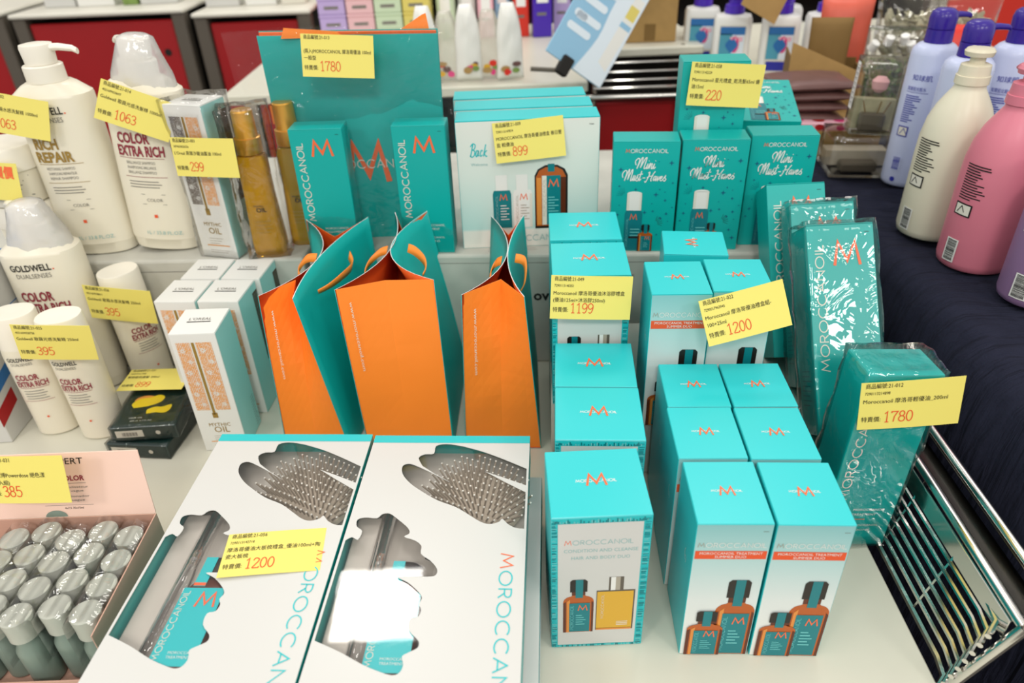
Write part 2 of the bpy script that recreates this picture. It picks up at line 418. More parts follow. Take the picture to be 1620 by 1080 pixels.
    def lines(s, u, v, w, n, gap, mat, h=.0008, rnd=None, lay=2):
        for i in range(n):
            ww = w * (.6 + .4 * (rnd or random).random())
            s.rect(u, u + ww, v - i * gap, v - i * gap + h, mat, lay)
    def build(s, name, parent):
        if not s.v: return None
        return pyobj(name, s.v, s.fc, s.m, parent, False, s.mi)
def face(w, d, h, side):
    if side == 'front': o, u, v, n = (-w / 2, -d / 2, 0), (1, 0, 0), (0, 0, 1), (0, -1, 0)
    if side == 'top': o, u, v, n = (-w / 2, -d / 2, h), (1, 0, 0), (0, 1, 0), (0, 0, 1)
    if side == 'left': o, u, v, n = (-w / 2, d / 2, 0), (0, -1, 0), (0, 0, 1), (-1, 0, 0)
    if side == 'right': o, u, v, n = (w / 2, -d / 2, 0), (0, 1, 0), (0, 0, 1), (1, 0, 0)
    return lambda a, b, l: (o[0] + u[0] * a + v[0] * b + n[0] * l, o[1] + u[1] * a + v[1] * b + n[1] * l, o[2] + u[2] * a + v[2] * b + n[2] * l)
def on_round(rx, ry, e=2.0, cx=0, cy=0):
    """paper-flat u wraps round a bottle of (super)elliptic section; front is -y"""
    def f(a, b, l):
        t = min(.97, abs(a) / rx)
        y = ry * (1 - t ** e) ** (1 / e)
        return (cx + a * (1 + l / rx), cy - y - l * 1.6 - .0003, b)
    return f
def tilt4(x, y, z, a=0, t=0, s=0):
    return Matrix.Translation((x, y, z)) @ Matrix.Rotation(a, 4, 'Z') @ Matrix.Rotation(s, 4, 'Y') @ Matrix.Rotation(-t, 4, 'X')

# ---------------------------------------------------------------- printed pictures used on several cartons
def pic_oil(k, u, v, w, h, lay=2, small=False):
    """brown oil bottle with black cap and teal label, printed"""
    b = .71 * h; c = u + w / 2
    sh = [(u, v), (u + w, v)] + arc(u + w * .70, v + b * .83, w * .30, b * .15, 0, 80, 7) + [(u + w * .70, v + b), (u + w * .30, v + b)] + arc(u + w * .30, v + b * .83, w * .30, b * .15, 100, 180, 7)
    k.poly(sh, 'amber', lay)
    k.poly([(u, v), (u + w * .09, v), (u + w * .09, v + b * .84), (u, v + b * .8)], 'amber_dark', lay + 1)
    k.poly([(u + w * .12, v), (u + w * .22, v), (u + w * .22, v + b * .9), (u + w * .12, v + b * .84)], 'amber_light', lay + 1)
    k.poly([(u + w * .93, v), (u + w, v), (u + w, v + b * .8), (u + w * .93, v + b * .84)], 'amber_dark', lay + 1)
    k.rect(u + w * .28, u + w * .72, v + b, v + b * 1.1, 'amber_dark', lay)
    k.poly([(u + w * .22, v + b * 1.09), (u + w * .78, v + b * 1.09), (u + w * .78, v + h * .97), (u + w * .7, v + h), (u + w * .3, v + h), (u + w * .22, v + h * .97)], 'cap_black', lay + 1)
    k.rect(c - w * .1, c + w * .14, v + b * .94, v + h, 'teal_deep', lay + 2)
    k.rect(u + w * .2, u + w * .88, v + b * .02, v + b * .8, 'teal_deep', lay + 2)
    k.logo(u + w * .64, v + b * .6, w * .3, 'orange', lay=lay + 3, h=w * .26)
    k.caps('MOROCCANOIL', u + w * .34, v + b * .08, b * .66, 'teal_pale', rot=90, lay=lay + 3, h=w * .11)
    for i in range(5): k.rect(u + w * .42, u + w * (.62 + .16 * ((i * 37) % 5) / 5), v + b * (.46 - i * .06), v + b * (.48 - i * .06), 'teal_pale', lay + 3)
def pic_square(k, u, v, w, h, lay=2):
    """square flask of golden shower oil with steel cap, printed"""
    b = .76 * h
    k.rect(u, u + w, v, v + b, 'steel_dark', lay)
    k.rect(u + w * .02, u + w * .96, v + b * .04, v + b * .97, 'gold_liquid', lay + 1)
    k.rect(u + w * .02, u + w * .96, v + b * .0, v + b * .05, 'amber_light', lay + 1)
    k.rect(u + w * .31, u + w * .69, v + b, v + h, 'steel_dark', lay)
    k.rect(u + w * .36, u + w * .48, v + b, v + h, 'white', lay + 1); k.rect(u + w * .48, u + w * .6, v + b, v + h, 'steel_print', lay + 1)
    k.caps('MOROCCANOIL', u + w * .2, v + b * .3, b * .6, 'off_white', rot=90, lay=lay + 2, h=w * .07)
    for i in range(3): k.rect(u + w * .55, u + w * .85, v + b * (.2 - .04 * i), v + b * (.215 - .04 * i), 'off_white', lay + 2)
def star(k, u, v, r, mat='star_blue', lay=2):
    p = []
    for i in range(8):
        a = PI / 4 * i; q = r if i % 2 == 0 else r * .32
        p.append((u + q * math.cos(a), v + q * math.sin(a)))
    k.poly(p, mat, lay)
def top_logo(k, w, d, k1=.5, rot=False):
    u, v = w / 2, d / 2
    if not rot:
        k.caps('MOROCCANOIL', u, v - .0012, w * .42, 'white', al='c', sw=.16, lay=1)
        k.logo(u, v - .0062, w * .2, 'orange', h=w * .165, lay=2, sw=.125)
    else:
        k.caps('MOROCCANOIL', u + .0012, v, d * .42, 'white', al='c', sw=.16, lay=1, rot=90)
        k.logo(u + .0045, v, d * .26, 'orange', h=d * .2, lay=2, rot=90)

# ================================================================ the setting
def setting(name, x0, x1, y0, y1, z0, z1, m, bev=0):
    o = box_obj(name, x0, x1, y0, y1, z0, z1, m, None, bev)
    o['kind'] = 'structure'
    return o
setting('floor', -9, 9, -3.5, 6, -.86, -.8, 'floor_tile')
setting('wall_back', -9, 9, 5.2, 5.3, -.8, 2.9, 'wall_paint')

# ---------------------------------------------------------------- the wire basket with its white board
def rot_tray(x, y, z): return (x, y, z)
b_root = thing('display_basket', 'chrome wire display basket with a white board floor under all the boxes', 'basket', (0, .7, 0), -.04)
def by(y): return y - .7
box_obj('base_board', -1.25, .424, by(.27), by(1.62), -.012, -.0005, 'board', b_root, .002)
# side grille leaning outwards, right
def gp(t, y): return (.440 + .029 * t, by(y), -.004 + .112 * t)     # t 0 bottom .. 1 top
for i, t in enumerate((.0, .13, .24, .35, .46, .57, .68, .8)):
    p = [gp(t, y) for y in (1.55, 1.2, .9, .62)] + [gp(t, .475), (gp(t, 0)[0] - .004, by(.452), gp(t, 0)[2]), (gp(t, 0)[0] - .02, by(.436), gp(t, 0)[2])]
    tube_obj('wire_rail', p, .0042 if t == 0 else .003, 'chrome', b_root, 8)
for y in (.455, .535, .625, .80, .98, 1.2):
    tube_obj('wire_upright', [gp(-.03, y), gp(.96, y)], .002, 'chrome', b_root, 6)
tube_obj('rim_rail', [(.466, by(.43), .106), (.469, by(.62), .106), (.474, by(1.55), .106)], .0055, 'chrome', b_root, 10)
tube_obj('rim_rail', [(.505, by(.41), .112), (.506, by(.62), .112), (.511, by(1.55), .112)], .0065, 'chrome', b_root, 10)
box_obj('rim_gap_plate', .474, .502, by(.42), by(1.55), .094, .098, 'dark_chrome', b_root, .001)  # darkened plate stands in for the shaded gap between the two rails
box_obj('rim_strip', .460, .4625, by(.44), by(1.55), .077, .102, 'chrome', b_root, .0006)
tube_obj('corner_post', [(.424, by(.438), -.012), (.466, by(.428), .108)], .006, 'chrome', b_root, 10)
tube_obj('corner_post', [(.466, by(.428), .106), (.506, by(.408), .112)], .005, 'chrome', b_root, 8)
for x in (-1.15, .35):
    for y in (.45, 1.5): tube_obj('basket_leg', [(x, by(y), -.012), (x, by(y), -.8)], .012, 'chrome', b_root, 10)

# ---------------------------------------------------------------- steps the back rows stand on
def riser(label, x, y, rz, w, d, h, z=0, m='riser', marks=0, group='steps under the back rows'):
    t = thing('display_riser', label, 'riser', (x, y, z), rz, group)
    box_obj('box_body', -w / 2, w / 2, -d / 2, d / 2, 0, h, m, t, .004, seg=2)
    k = Ink(face(w, d, h, 'front')); k2 = Ink(face(w, d, h, 'top'))
    if marks == 1:
        k.text('ovi', w * .449, h * .60, .018, 'ink', bold=.03); k.text('2 pcs', w * .62, h * .8, .008, 'grey_ink')
        k.rect(0, w, h * .93, h * .934, 'grey_ink')
        for q in (.1, .36, .74, .93):
            k2.rect(w * q, w * q + .012, .012, .0128, 'ink'); k2.rect(w * q + .0056, w * q + .0064, .006, .019, 'ink')
        k2.lines(w * .36, .03, .08, 3, .006, 'grey_ink', .0006)
    if marks == 2:
        k.rect(w * .08, w * .92, h * .9, h * .905, 'grey_ink')
        for q in (.25, .6): k2.lines(w * q, .04, .05, 2, .006, 'grey_ink', .0005)
    k.build('front_print', t); k2.build('top_print', t)
    return t
riser('pale carton forming the high step under the shampoo bottles on the left', -.66, 1.315, -.05, .70, .50, .2, marks=2)
riser('pale printed carton forming the high step beneath the teal gift boxes in the middle', .095, 1.275, -.07, .79, .50, .2, marks=1)
riser('low step under the two upright gift boxes behind the 1199 price card', .1035, .888, -.05, .098, .19, .0915)
riser('low step under the three rear duo boxes beside the tall shrink-wrapped boxes', .2415, .868, -.06, .155, .252, .0895)
riser('low step under the leaning shrink-wrapped tall boxes', .424, .835, -.03, .118, .325, .0845)
riser('low carton hidden behind the three gift boxes, carrying a fourth starry box', .285, 1.153, -.07, .12, .14, .0942, z=.2)

# ---------------------------------------------------------------- price cards
def card(label, x, y, z, a, t, s, k, code, num, l1, l2, price, curl=.0012):
    """yellow paper price card; k scales it along the line to where it leans"""
    p = Vector((0, 0, .7)) + (Vector((x, y, z)) - Vector((0, 0, .7))) * k
    w, h = .1 * k, .056 * k
    root = thing('price_card', label, 'price card', mat4=tilt4(*p, a, t, s), group='yellow price cards')
    def f(u, v, l):
        q = (u / w - .5) * 2
        return (u - w / 2, -curl * (1 - q * q) - l - .0002, v)
    vs, fs = [], []; n = 8
    for i in range(n + 1):
        for v in (0, h):
            u = w * i / n
            vs.append(f(u, v, 0)); b = f(u, v, 0); vs.append((b[0], b[1] + .0004, b[2]))
    for i in range(n):
        o = i * 4
        fs += [(o, o + 4, o + 6, o + 2), (o + 1, o + 3, o + 7, o + 5), (o, o + 1, o + 5, o + 4), (o + 2, o + 6, o + 7, o + 3)]
    fs += [(0, 2, 3, 1), (n * 4, n * 4 + 1, n * 4 + 3, n * 4 + 2)]
    pyobj('paper', vs, fs, 'tag_paper', root)
    q = Ink(f)
    q.text('商品編號:' + code, w * .04, h * .885, .0046 * k, 'ink', w=w * .36)
    if num: q.text(num, w * .04, h * .745, .0034 * k, 'ink', kx=.8)
    for i, l in enumerate((l1, l2)):
        if l: q.text(l, w * .03, h * (.565 - .16 * i), .0046 * k, 'ink', kx=.84, w=min(w * .93, text2d(l)[2] * .0046 * k / .72 * .9))
    q.text('特賣價:', w * .03, h * .175, .005 * k, 'ink', w=w * .19)
    if not price: q.text('特賣價', w * .52, h * .62, .014 * k, 'orange', bold=.03, w=w * .42)
    q.digits(price, w * .245, h * .15, .0125 * k, 'red_ink')
    q.build('lettering', root)
    return root
card('yellow price card 1199 fixed on the front of an upright gift box', .098, .784, .2271, -.017, .205, .0545, .978, '21-049', '7290113140351', 'Moroccanoil 摩洛哥優油沐浴膠禮盒', '(優油125ml+沐浴膠250ml)', '1199')
card('yellow price card 1200 tilted on the right rear duo box', .2815, .7269, .2298, .0717, .4206, -.2174, .965, '21-022', '7290017963945', 'Moroccanoil 摩洛哥優油禮盒組-', '100+25ml', '1200')
card('yellow price card 220 on the highest starry gift box', .2994, 1.0114, .4203, .0136, .0793, .0813, 1.056, '21-058', '7290113142329', 'Moroccanoil 星光禮盒_乾洗髮65ml 優', '油15ml', '220')
card('yellow price card 899 on the wide pale gift box', .038, 1.0231, .3527, .0099, .1604, -.0772, 1.027, '21-009', '7290113147874', 'MOROCCANOIL 摩洛哥優油禮盒 春日豐', '盈 輕優油', '899')
card('yellow price card 1780 on the large flat teal bag', -.2296, 1.0797, .4634, .0201, .19, .07, .985, '21-013', '', '(兩入)MOROCCANOIL 摩洛哥優油 100ml', '一般型', '1780')
card('yellow price card 1780 on the shrink-wrapped box above the chrome grille', .4033, .5813, .2052, -.0592, .1, -.0881, 1.03, '21-012', '7290113214898', 'Moroccanoil 摩洛哥輕優油_200ml', '', '1780')
card('yellow price card 1063 hanging crooked on the bottle lettered in maroon', -.5306, 1.0565, .4076, .0917, .1462, .43, 1.008, '21-014', '4021609028697', 'Goldwell 歌薇光感洗髮精 1000ml', '', '1063')
card('yellow price card 1063 on the pump bottle lettered in gold, left edge of the photo', -.7066, 1.07, .4036, -.0358, .15, .22, 1.0, '21-02', '4021609028000', 'Goldwell 歌薇水感洗髮精 1000ml', '', '1063')
card('yellow price card 299 on the tall boxed hair oil', -.4335, 1.0427, .3395, -.2062, .1, -.0033, .996, '21-001', '3474630626256', "L'Oreal 萊雅沙龍油露油 100ml", '', '299')
card('yellow price card 395 in front of the single small capped bottle', -.5696, .9413, .1616, -.101, -.03, .0936, 1.045, '21-026', '4021609028611', 'Goldwell 歌薇水感洗髮精 250ml', '', '395')
card('yellow price card 395 in front of the pair of small capped bottles', -.6224, .8513, .156, .0723, -.03, .109, .995, '21-025', '4021609028758', 'Goldwell 歌薇光感洗髮精 250ml', '', '395')
card('yellow price card 899 lying on the dark green packs', -.553, .9085, .0575, -.02, 1.5708, 0, 1.0, '21-031', '3605971617980', '薇婷香氛護髮 200ml', '', '899', curl=.0004)
card('yellow price card 1200 lying on the left brush gift box', -.2488, .4902, .1264, .0703, 1.5708, .03, 1.0, '21-056', '7290113142718', '摩洛哥優油大板梳禮盒_優油100ml+陶', '瓷大板梳', '1200', curl=.0006)
card('yellow price card 385 on the pink lid', -.5391, .597, .1325, -.072, .3, -.0283, .985, '21-031', '', '萊雅絲漾博Powerdose 絕色漾', '(7ml*四入組)', '385')
card('small yellow price card with orange characters on the white jars', -.7789, 1.065, .3108, -.0254, .15, .0988, 1.0, '21-03', '4021609028000', '', '', '')

# ================================================================ cartons
def carton(name, label, cat, loc, rz, w, d, h, body='teal', front=None, group=None, t=0, s=0, flap=True, lip=True):
    root = thing(name, label, cat, mat4=tilt4(*loc, rz, t, s), group=group)
    hh = h - .0012 if flap else h
    box_obj('box_body', -w / 2, w / 2, -d / 2, d / 2, 0, hh, body, root, .0007, front)
    if flap: box_obj('top_flap', -w / 2 + .0003, w / 2 - .0003, -d / 2 - .0002, d / 2 - .0003, hh + .00005, h, 'teal_flap' if body == 'teal' else body, root, .0005)
    return root

# ---- hair-and-body duo boxes (white label, sea-pattern border), shrink film over the first one only
AW, AD, AH = .0958, .0925, .1945
def ab_box(label, loc, rz, seed=1, wrap=True):
    r = carton('gift_box', label, 'gift box', loc, rz, AW, AD, AH, group='square hair-and-body gift boxes')
    w, h = AW, AH
    k = Ink(face(w, AD, h, 'front')); rnd = random.Random(5)
    for i in range(120):   # sea-ripple border
        v = .002 + (h - .006) * i / 120
        for u0, u1 in ((.0006, .006), (w - .007, w - .0006)):
            k.rect(u0, u1 - .002 * rnd.random(), v, v + .0006 + .0006 * rnd.random(), ('teal_deep', 'teal_pale', 'teal', 'teal_deep')[rnd.randrange(4)])
    for i in range(60):
        u = .002 + (w - .006) * i / 60
        k.rect(u, u + .0012, h - .008, h - .003 - .004 * rnd.random(), ('teal_deep', 'teal_pale', 'teal')[rnd.randrange(3)])
        k.rect(u, u + .0012, .001, .004, ('teal_deep', 'teal_pale', 'teal')[rnd.randrange(3)])
    k.rect(.0065, w - .0085, .005, h - .0085, 'card_white', 2)
    k.caps('MOROCCANOIL', .013, h - .037, w - .03, 'pale_ink', 'orange', lay=3)
    k.text('CONDITION AND CLEANSE', w / 2, h - .0475, .0046, 'pale_ink', al='c', lay=3, w=w * .75)
    k.text('HAIR AND BODY DUO', w / 2, h - .0575, .0046, 'pale_ink', al='c', lay=3, w=w * .6)
    pic_oil(k, .012, .026, .031, .082, 3)
    pic_square(k, .0455, .028, .039, .082, 3)
    k.build('front_print', r)
    k = Ink(face(w, AD, h, 'top')); top_logo(k, w, AD); k.build('top_print', r)
    k = Ink(face(w, AD, h, 'left'))
    k.caps('MOROCCANOIL', .085, .02, .12, 'teal_pale', rot=90, lay=1); k.lines(.01, .09, .05, 9, .006, 'teal_pale', .0012)
    k.build('side_print', r)
    return r
a0 = ab_box('square teal gift box with golden flask picture, standing alone at the front', (.0771, .5306, 0), .0054)
def ab_dup(label, loc, rz): return dup(a0, label=label, mat4=tilt4(*loc, rz))
ab_dup('square teal gift box directly behind the front square box', (.0923, .6382, 0), -.0735)
ab_dup('square teal gift box third from the front, its bottle caps peeking over the second', (.0989, .7329, 0), -.0771)
ab_dup('square teal gift box bearing the 1199 price card', (.1016, .8335, .0922), -.0437)
ab_dup('square teal gift box at the back of its row, behind the one priced 1199', (.1055, .9355, .0922), -.0451)

# ---- summer duo boxes
DW, DD, DH = .0702, .0835, .1936
def duo_box(label, loc, rz):
    r = carton('duo_box', label, 'gift box', loc, rz, DW, DD, DH, front='duo_front', group='narrow two-bottle duo boxes')
    w, h = DW, DH
    k = Ink(face(w, DD, h, 'front'))
    k.caps('MOROCCANOIL', .0035, h - .031, w - .007, 'white', 'steel_print')
    k.rect(.0018, w - .0018, h - .047, h - .036, 'red_ink')
    k.text('MOROCCANOIL TREATMENT', w / 2, h - .0408, .0034, 'white', al='c', w=w * .84)
    k.text('SUMMER DUO', w / 2, h - .0455, .0034, 'white', al='c', w=w * .42)
    k.rect(w - .009, w - .004, h - .0105, h - .0099, 'grey_ink')
    pic_oil(k, .030, .001, .039, .116, 1)
    pic_oil(k, .0045, .001, .036, .070, 6)
    k.build('front_print', r)
    k = Ink(face(w, DD, h, 'top')); top_logo(k, w, DD); k.build('top_print', r)
    k = Ink(face(w, DD, h, 'left'))
    k.stroke(arc(.058, .125, .003, .007, 90, 300), .0009, 'white'); k.stroke(arc(.060, .12, .0025, .004, -60, 140), .0009, 'white')
    k.build('side_print', r)
    return r
d0 = duo_box('narrow duo box at the front, next to the lone square gift box', (.1999, .511, 0), -.0544)
def duo_dup(label, loc, rz): return dup(d0, label=label, mat4=tilt4(*loc, rz))
duo_dup('narrow duo box at the front right, beside the chrome grille', (.2729, .5059, 0), -.068)
duo_dup('narrow duo box second from the front in the column nearer the square boxes', (.2015, .5999, 0), -.0543)
duo_dup('narrow duo box second from the front in the column nearer the wrapped tall boxes', (.2742, .5946, 0), -.0607)
duo_dup('narrow duo box third from the front in the column nearer the square boxes', (.2079, .6845, 0), -.0596)
duo_dup('narrow duo box third from the front, below the tilted 1200 card', (.2804, .6805, 0), -.0516)
duo_dup('raised narrow duo box with its orange banner showing, left of the tilted 1200 card', (.2013, .780, .0902), -.0627)
duo_dup('raised narrow duo box that carries the tilted 1200 price card', (.2745, .780, .0902), -.0906)
fr = carton('duo_box', 'rearmost teal duo box turned sideways, its orange mark rotated on the lid', 'gift box', (.2433, .8735, .0902), -.1488, .0805, .0717, DH, group='narrow two-bottle duo boxes')
k = Ink(face(.0805, .0717, DH, 'top')); top_logo(k, .0805, .0717, rot=True); k.build('top_print', fr)

# ---- starry mini gift boxes
MW, MD, MH = .0945, .047, .1715
def mini_box(label, loc, rz, t=0, s=0):
    r = carton('mini_gift_box', label, 'gift box', loc, rz, MW, MD, MH, 'teal_tall', group='starry mini gift boxes', t=t, s=s)
    w, h = MW, MH; k = Ink(face(w, MD, h, 'front')); rnd = random.Random(11)
    k.caps('MOROCCANOIL', .018, h - .0165, .06, 'white', 'orange', lay=3, sw=.13)
    k.script('Mini', .034, h - .040, .0155, 'white', lay=3, sw=.09, kx=.0132)
    k.script('Must', .018, h - .058, .0155, 'white', lay=3, sw=.09, kx=.0112)
    k.script('Haves', .0175, h - .058, .0135, 'white', lay=3, sw=.1, kx=.0112)
    for x, y, q in ((.012, .13, .004), (.084, .14, .0042), (.035, .1, .003), (.065, .092, .0042), (.079, .083, .0028), (.05, .064, .0035), (.082, .062, .003), (.07, .1, .002), (.011, .105, .0022),
                    (.01, .06, .003), (.006, .048, .0022), (.062, .066, .0024), (.074, .055, .0026), (.086, .02, .004), (.08, .033, .0028), (.07, .028, .0022), (.088, .11, .0022), (.022, .124, .0016), (.066, .142, .0014), (.06, .078, .0014), (.012, .075, .0014), (.085, .05, .0014), (.078, .096, .0014), (.09, .072, .0016)):
        star(k, x, y, q)
    k.poly([(.021, .002), (.047, .002), (.047, .062), (.0445, .068), (.0235, .068), (.021, .062)], 'can_print', 2)
    k.rect(.0232, .0448, .067, .094, 'white', 3); k.rect(.0232, .027, .067, .094, 'off_white', 4); k.rect(.042, .0448, .067, .094, 'off_white', 4)
    k.poly(arc(.034, .0935, .0108, .0035, 0, 180, 10), 'white', 3)
    k.logo(.034, .052, .010, 'orange', h=.009, lay=4)
    k.caps('MOROCCANOIL', .0265, .008, .046, 'teal_pale', rot=90, lay=4, h=.003)
    for i in range(3): k.rect(.030, .044, .036 - i * .005, .0375 - i * .005, 'teal_pale', 4)
    k.rect(.028, .043, .022, .025, 'ink', 4)
    pic_oil(k, .042, .001, .022, .044, 6)
    for a in (100, 115, 130, 145, 160, 175): k.stroke([(.02 + .004 * math.cos(R(a)), .09 + .004 * math.sin(R(a))), (.02 + .013 * math.cos(R(a)), .09 + .013 * math.sin(R(a)))], .0005, 'teal_deep')
    for a in (-20, 0, 18, 36, 54, 72): k.stroke([(.066 + .004 * math.cos(R(a)), .047 + .004 * math.sin(R(a))), (.066 + .012 * math.cos(R(a)), .047 + .012 * math.sin(R(a)))], .0005, 'ink')
    k.build('front_print', r)
    return r
m0 = mini_box('starry teal mini gift box next to the wide pale gift box', (.206, 1.0496, .2), -.1191)
dup(m0, label='starry teal mini gift box in the middle of the front three', mat4=tilt4(.304, 1.0465, .2, -.0954))
dup(m0, label='starry teal mini gift box beside the navy cloth, partly behind a tall box', mat4=tilt4(.4048, 1.0535, .2, -.0941))
dup(m0, label='starry teal mini gift box standing highest, with the 220 price card', mat4=tilt4(.3070, 1.1, .2946, -.0898))
dup(m0, label='starry teal mini gift box lying on its back behind the upright ones', mat4=tilt4(.405, 1.115, .345, -.2, 1.45))
riser('stack hidden beneath the lying starry box', .40, 1.17, -.2, .085, .13, .145 - .0008, z=.2)

# ---- wide spring gift boxes, three deep
SW_, SD, SH = .2103, .05, .2008
def wide_box(label, loc, rz, pr=True):
    r = carton('wide_gift_box', label, 'gift box', loc, rz, SW_, SD, SH, 'teal', 'mint_front', group='wide pale gift boxes')
    if not pr: return r
    w, h = SW_, SH; k = Ink(face(w, SD, h, 'front'))
    k.script('Back', .019, h - .053, .019, 'teal', sw=.08, kx=.0115); k.text('Welcome', .02, h - .067, .0045, 'pale_ink')
    k.text('TM&R', w - .016, h - .012, .002, 'ink')
    k.caps('MOROCCANOIL', .055, .010, .105, 'pale_ink', h=.0095, sw=.1)
    x = .05
    k.poly([(x, .033), (x + .028, .033), (x + .028, .088), (x + .026, .094), (x + .002, .094), (x, .088)], 'teal_deep', 2)
    k.rect(x + .005, x + .0225, .094, .118, 'white', 2)
    x = .081
    k.poly([(x, .033), (x + .029, .033), (x + .029, .088), (x + .027, .094), (x + .002, .094), (x, .088)], 'white', 2)
    k.rect(x + .005, x + .0225, .094, .118, 'white', 2); k.rect(x + .025, x + .029, .033, .088, 'off_white', 3)
    for x, c in ((.05, 'white'), (.081, 'steel_print')):
        k.logo(x + .016, .078, .011, 'orange', h=.0095, lay=4)
        k.caps('MOROCCANOIL', x + .0075, .038, .048, 'pale_ink' if c == 'white' else 'steel_print', rot=90, lay=4, h=.0034)
        for i in range(6): k.rect(x + .011, x + .02 + .004 * (i % 2), .069 - .0045 * i, .0702 - .0045 * i, c, 4)
    x = .114   # large brown bottle
    k.poly([(x, .03), (x + .05, .03), (x + .05, .115), (x + .045, .125), (x + .034, .131), (x + .016, .131), (x + .005, .125), (x, .115)], 'cap_black', 2)
    k.poly([(x + .002, .034), (x + .047, .034), (x + .047, .113), (x + .042, .123), (x + .033, .128), (x + .017, .128), (x + .007, .123), (x + .002, .113)], 'amber', 3)
    k.rect(x + .036, x + .047, .034, .112, 'amber_dark', 4); k.rect(x + .003, x + .01, .036, .112, 'amber_light', 4)
    k.rect(x + .02, x + .03, .121, .133, 'teal_deep', 5); k.rect(x + .011, x + .039, .036, .115, 'teal_deep', 5); k.rect(x + .011, x + .018, .036, .115, 'off_white', 6)
    k.caps('MOROCCANOIL', x + .0165, .05, .06, 'steel_print', rot=90, lay=7, h=.0042)
    k.logo(x + .0285, .097, .015, 'orange', h=.0115, lay=7)
    for i in range(6): k.rect(x + .0205, x + .03 + .006 * (i % 2), .08 - .0045 * i, .0815 - .0045 * i, 'teal_pale', 7)
    k.text('LIGHT', x + .0205, .048, .0042, 'white', lay=7)
    k.build('front_print', r)
    return r
wide_box('wide pale gift box at the front, with the 899 price card', (.0348, 1.0852, .2), -.0018)
w2 = wide_box('second wide pale gift box, pressed behind the one priced 899', (.031, 1.1455, .2), .0, False)
dup(w2, label='rearmost wide pale gift box of the three', mat4=tilt4(.027, 1.208, .2, .004))

# ---- tall teal treatment boxes
def tall_box(label, loc, rz, w, d, h, t=0, s=0, wrap=0, group='tall teal treatment boxes', seed=1):
    r = carton('treatment_box', label, 'box', loc, rz, w, d, h, 'teal_tall', group=group, t=t, s=s)
    k = Ink(face(w, d, h, 'front'))
    k.caps('MOROCCANOIL', w * .23, h * .3, h * .6, 'off_white', rot=90, h=w * .125, sw=.13)
    k.logo(w * .58, h * .80, w * .38, 'orange', h=h * .112, sw=.12)
    k.rect(w * .86, w * .93, h * .955, h * .958, 'ink')
    for i, (q, a) in enumerate((('MOROCCANOIL', .47), ('TREATMENT', .36))): k.text(q, w * .38, h * (.225 - .03 * i), w * .045, 'white', w=w * a)
    k.rect(w * .38, w * .6, h * .168, h * .172, 'orange')
    for i, (q, a) in enumerate((('MOROCCANOIL', .45), ('SESSIONS', .34))): k.text(q, w * .38, h * (.125 - .03 * i), w * .04, 'white', w=w * a)
    k.build('front_print', r)
    k = Ink(face(w, d, h, 'left')); k.lines(d * .2, h * .3, d * .6, 8, .006, 'teal_deep', .0012); k.build('side_print', r)
    if wrap: film_obj(r, w, d, h, seed=seed, amp=.0026)
    return r
tall_box('unwrapped tall teal box leaning at the back of the three', (.4085, .868, .1), -.0416, .0807, .0525, .2445, .588, -.0254)
tall_box('shrink-wrapped tall teal box in the middle of the leaning three', (.4202, .795, .1), -.10, .0807, .0525, .2445, .60, -.06, 1, seed=2)
tall_box('shrink-wrapped tall teal box leaning in front of the three, shining with reflections', (.4063, .6955, .1015), -.0248, .0807, .0525, .2564, .6186, -.0212, 1, seed=3)
tall_box('shrink-wrapped teal box beside the chrome grille, with the 1780 price card', (.3965, .632, .0022), .0102, .0807, .0525, .2445, .03, .0495, 1, seed=4)

# ---- cellophane gift set: flat bag and two boxes
fb = thing('gift_set_bag', 'large flat teal gift bag upright behind two teal boxes, orange inside', 'bag', (-.213, 1.118, .2))
pyv = [(-.128, 0, 0), (.119, 0, 0), (.124, 0, .31), (-.136, .012, .314)]
def slab(name, pts, th, mats, parent):
    vs = [Vector(p) for p in pts] + [Vector(p) + Vector((0, th, 0)) for p in pts]; n = len(pts)
    fs = [tuple(range(n)), tuple(range(2 * n - 1, n - 1, -1))] + [(i, i + n, (i + 1) % n + n, (i + 1) % n) for i in range(n)]
    return pyobj(name, vs, fs, mats, parent)
slab('front_panel', pyv, .0012, 'bag_teal', fb)
slab('back_panel', [(x, y + .014, z + .004) for x, y, z in pyv], .0012, 'bag_teal', fb)
slab('folded_gusset', [(-.125, .004, .0), (.118, .004, 0), (.122, .004, .313), (-.132, .012, .318)], .006, 'bag_inner', fb)
slab('folded_gusset', [(.045, .020, .30), (.113, .02, .30), (.108, .022, .334), (.102, .022, .332)], .001, 'bag_orange', fb)
slab('folded_gusset', [(-.10, .005, .31), (-.012, .005, .31), (-.02, .006, .317), (-.094, .006, .324)], .001, 'bag_orange', fb)
k = Ink(lambda a, b, l: (a, -l - .0005, b))
k.logo(.0, .095, .06, 'orange', h=.06, sw=.15); k.caps('MOROCCANOIL', -.005, .118, .15, 'off_white', al='c', lay=4, h=.013)
k.build('front_print', fb)
tube_obj('ribbon_knot', [(-.128, .02, .24), (-.132, .012, .215), (-.130, .006, .19)], .006, 'ribbon', fb, 8, .002)
tube_obj('ribbon_knot', [(.02, -.004, .262), (.027, -.006, .26)], .003, 'ribbon', fb, 8)
tall_box('teal box before the flat bag, nearer the golden oil bottles', (-.2703, 1.073, .2), -.0294, .0779, .04, .2, group='boxes of the wrapped bag set')
tall_box('teal box before the flat bag, nearer the wide pale gift box', (-.1216, 1.070, .2), -.0664, .0779, .04, .2, group='boxes of the wrapped bag set')
ce = thing('cellophane_wrap', 'clear cellophane bag sealed round the flat teal bag and its two boxes', 'wrap', (-.222, 1.09, .2))
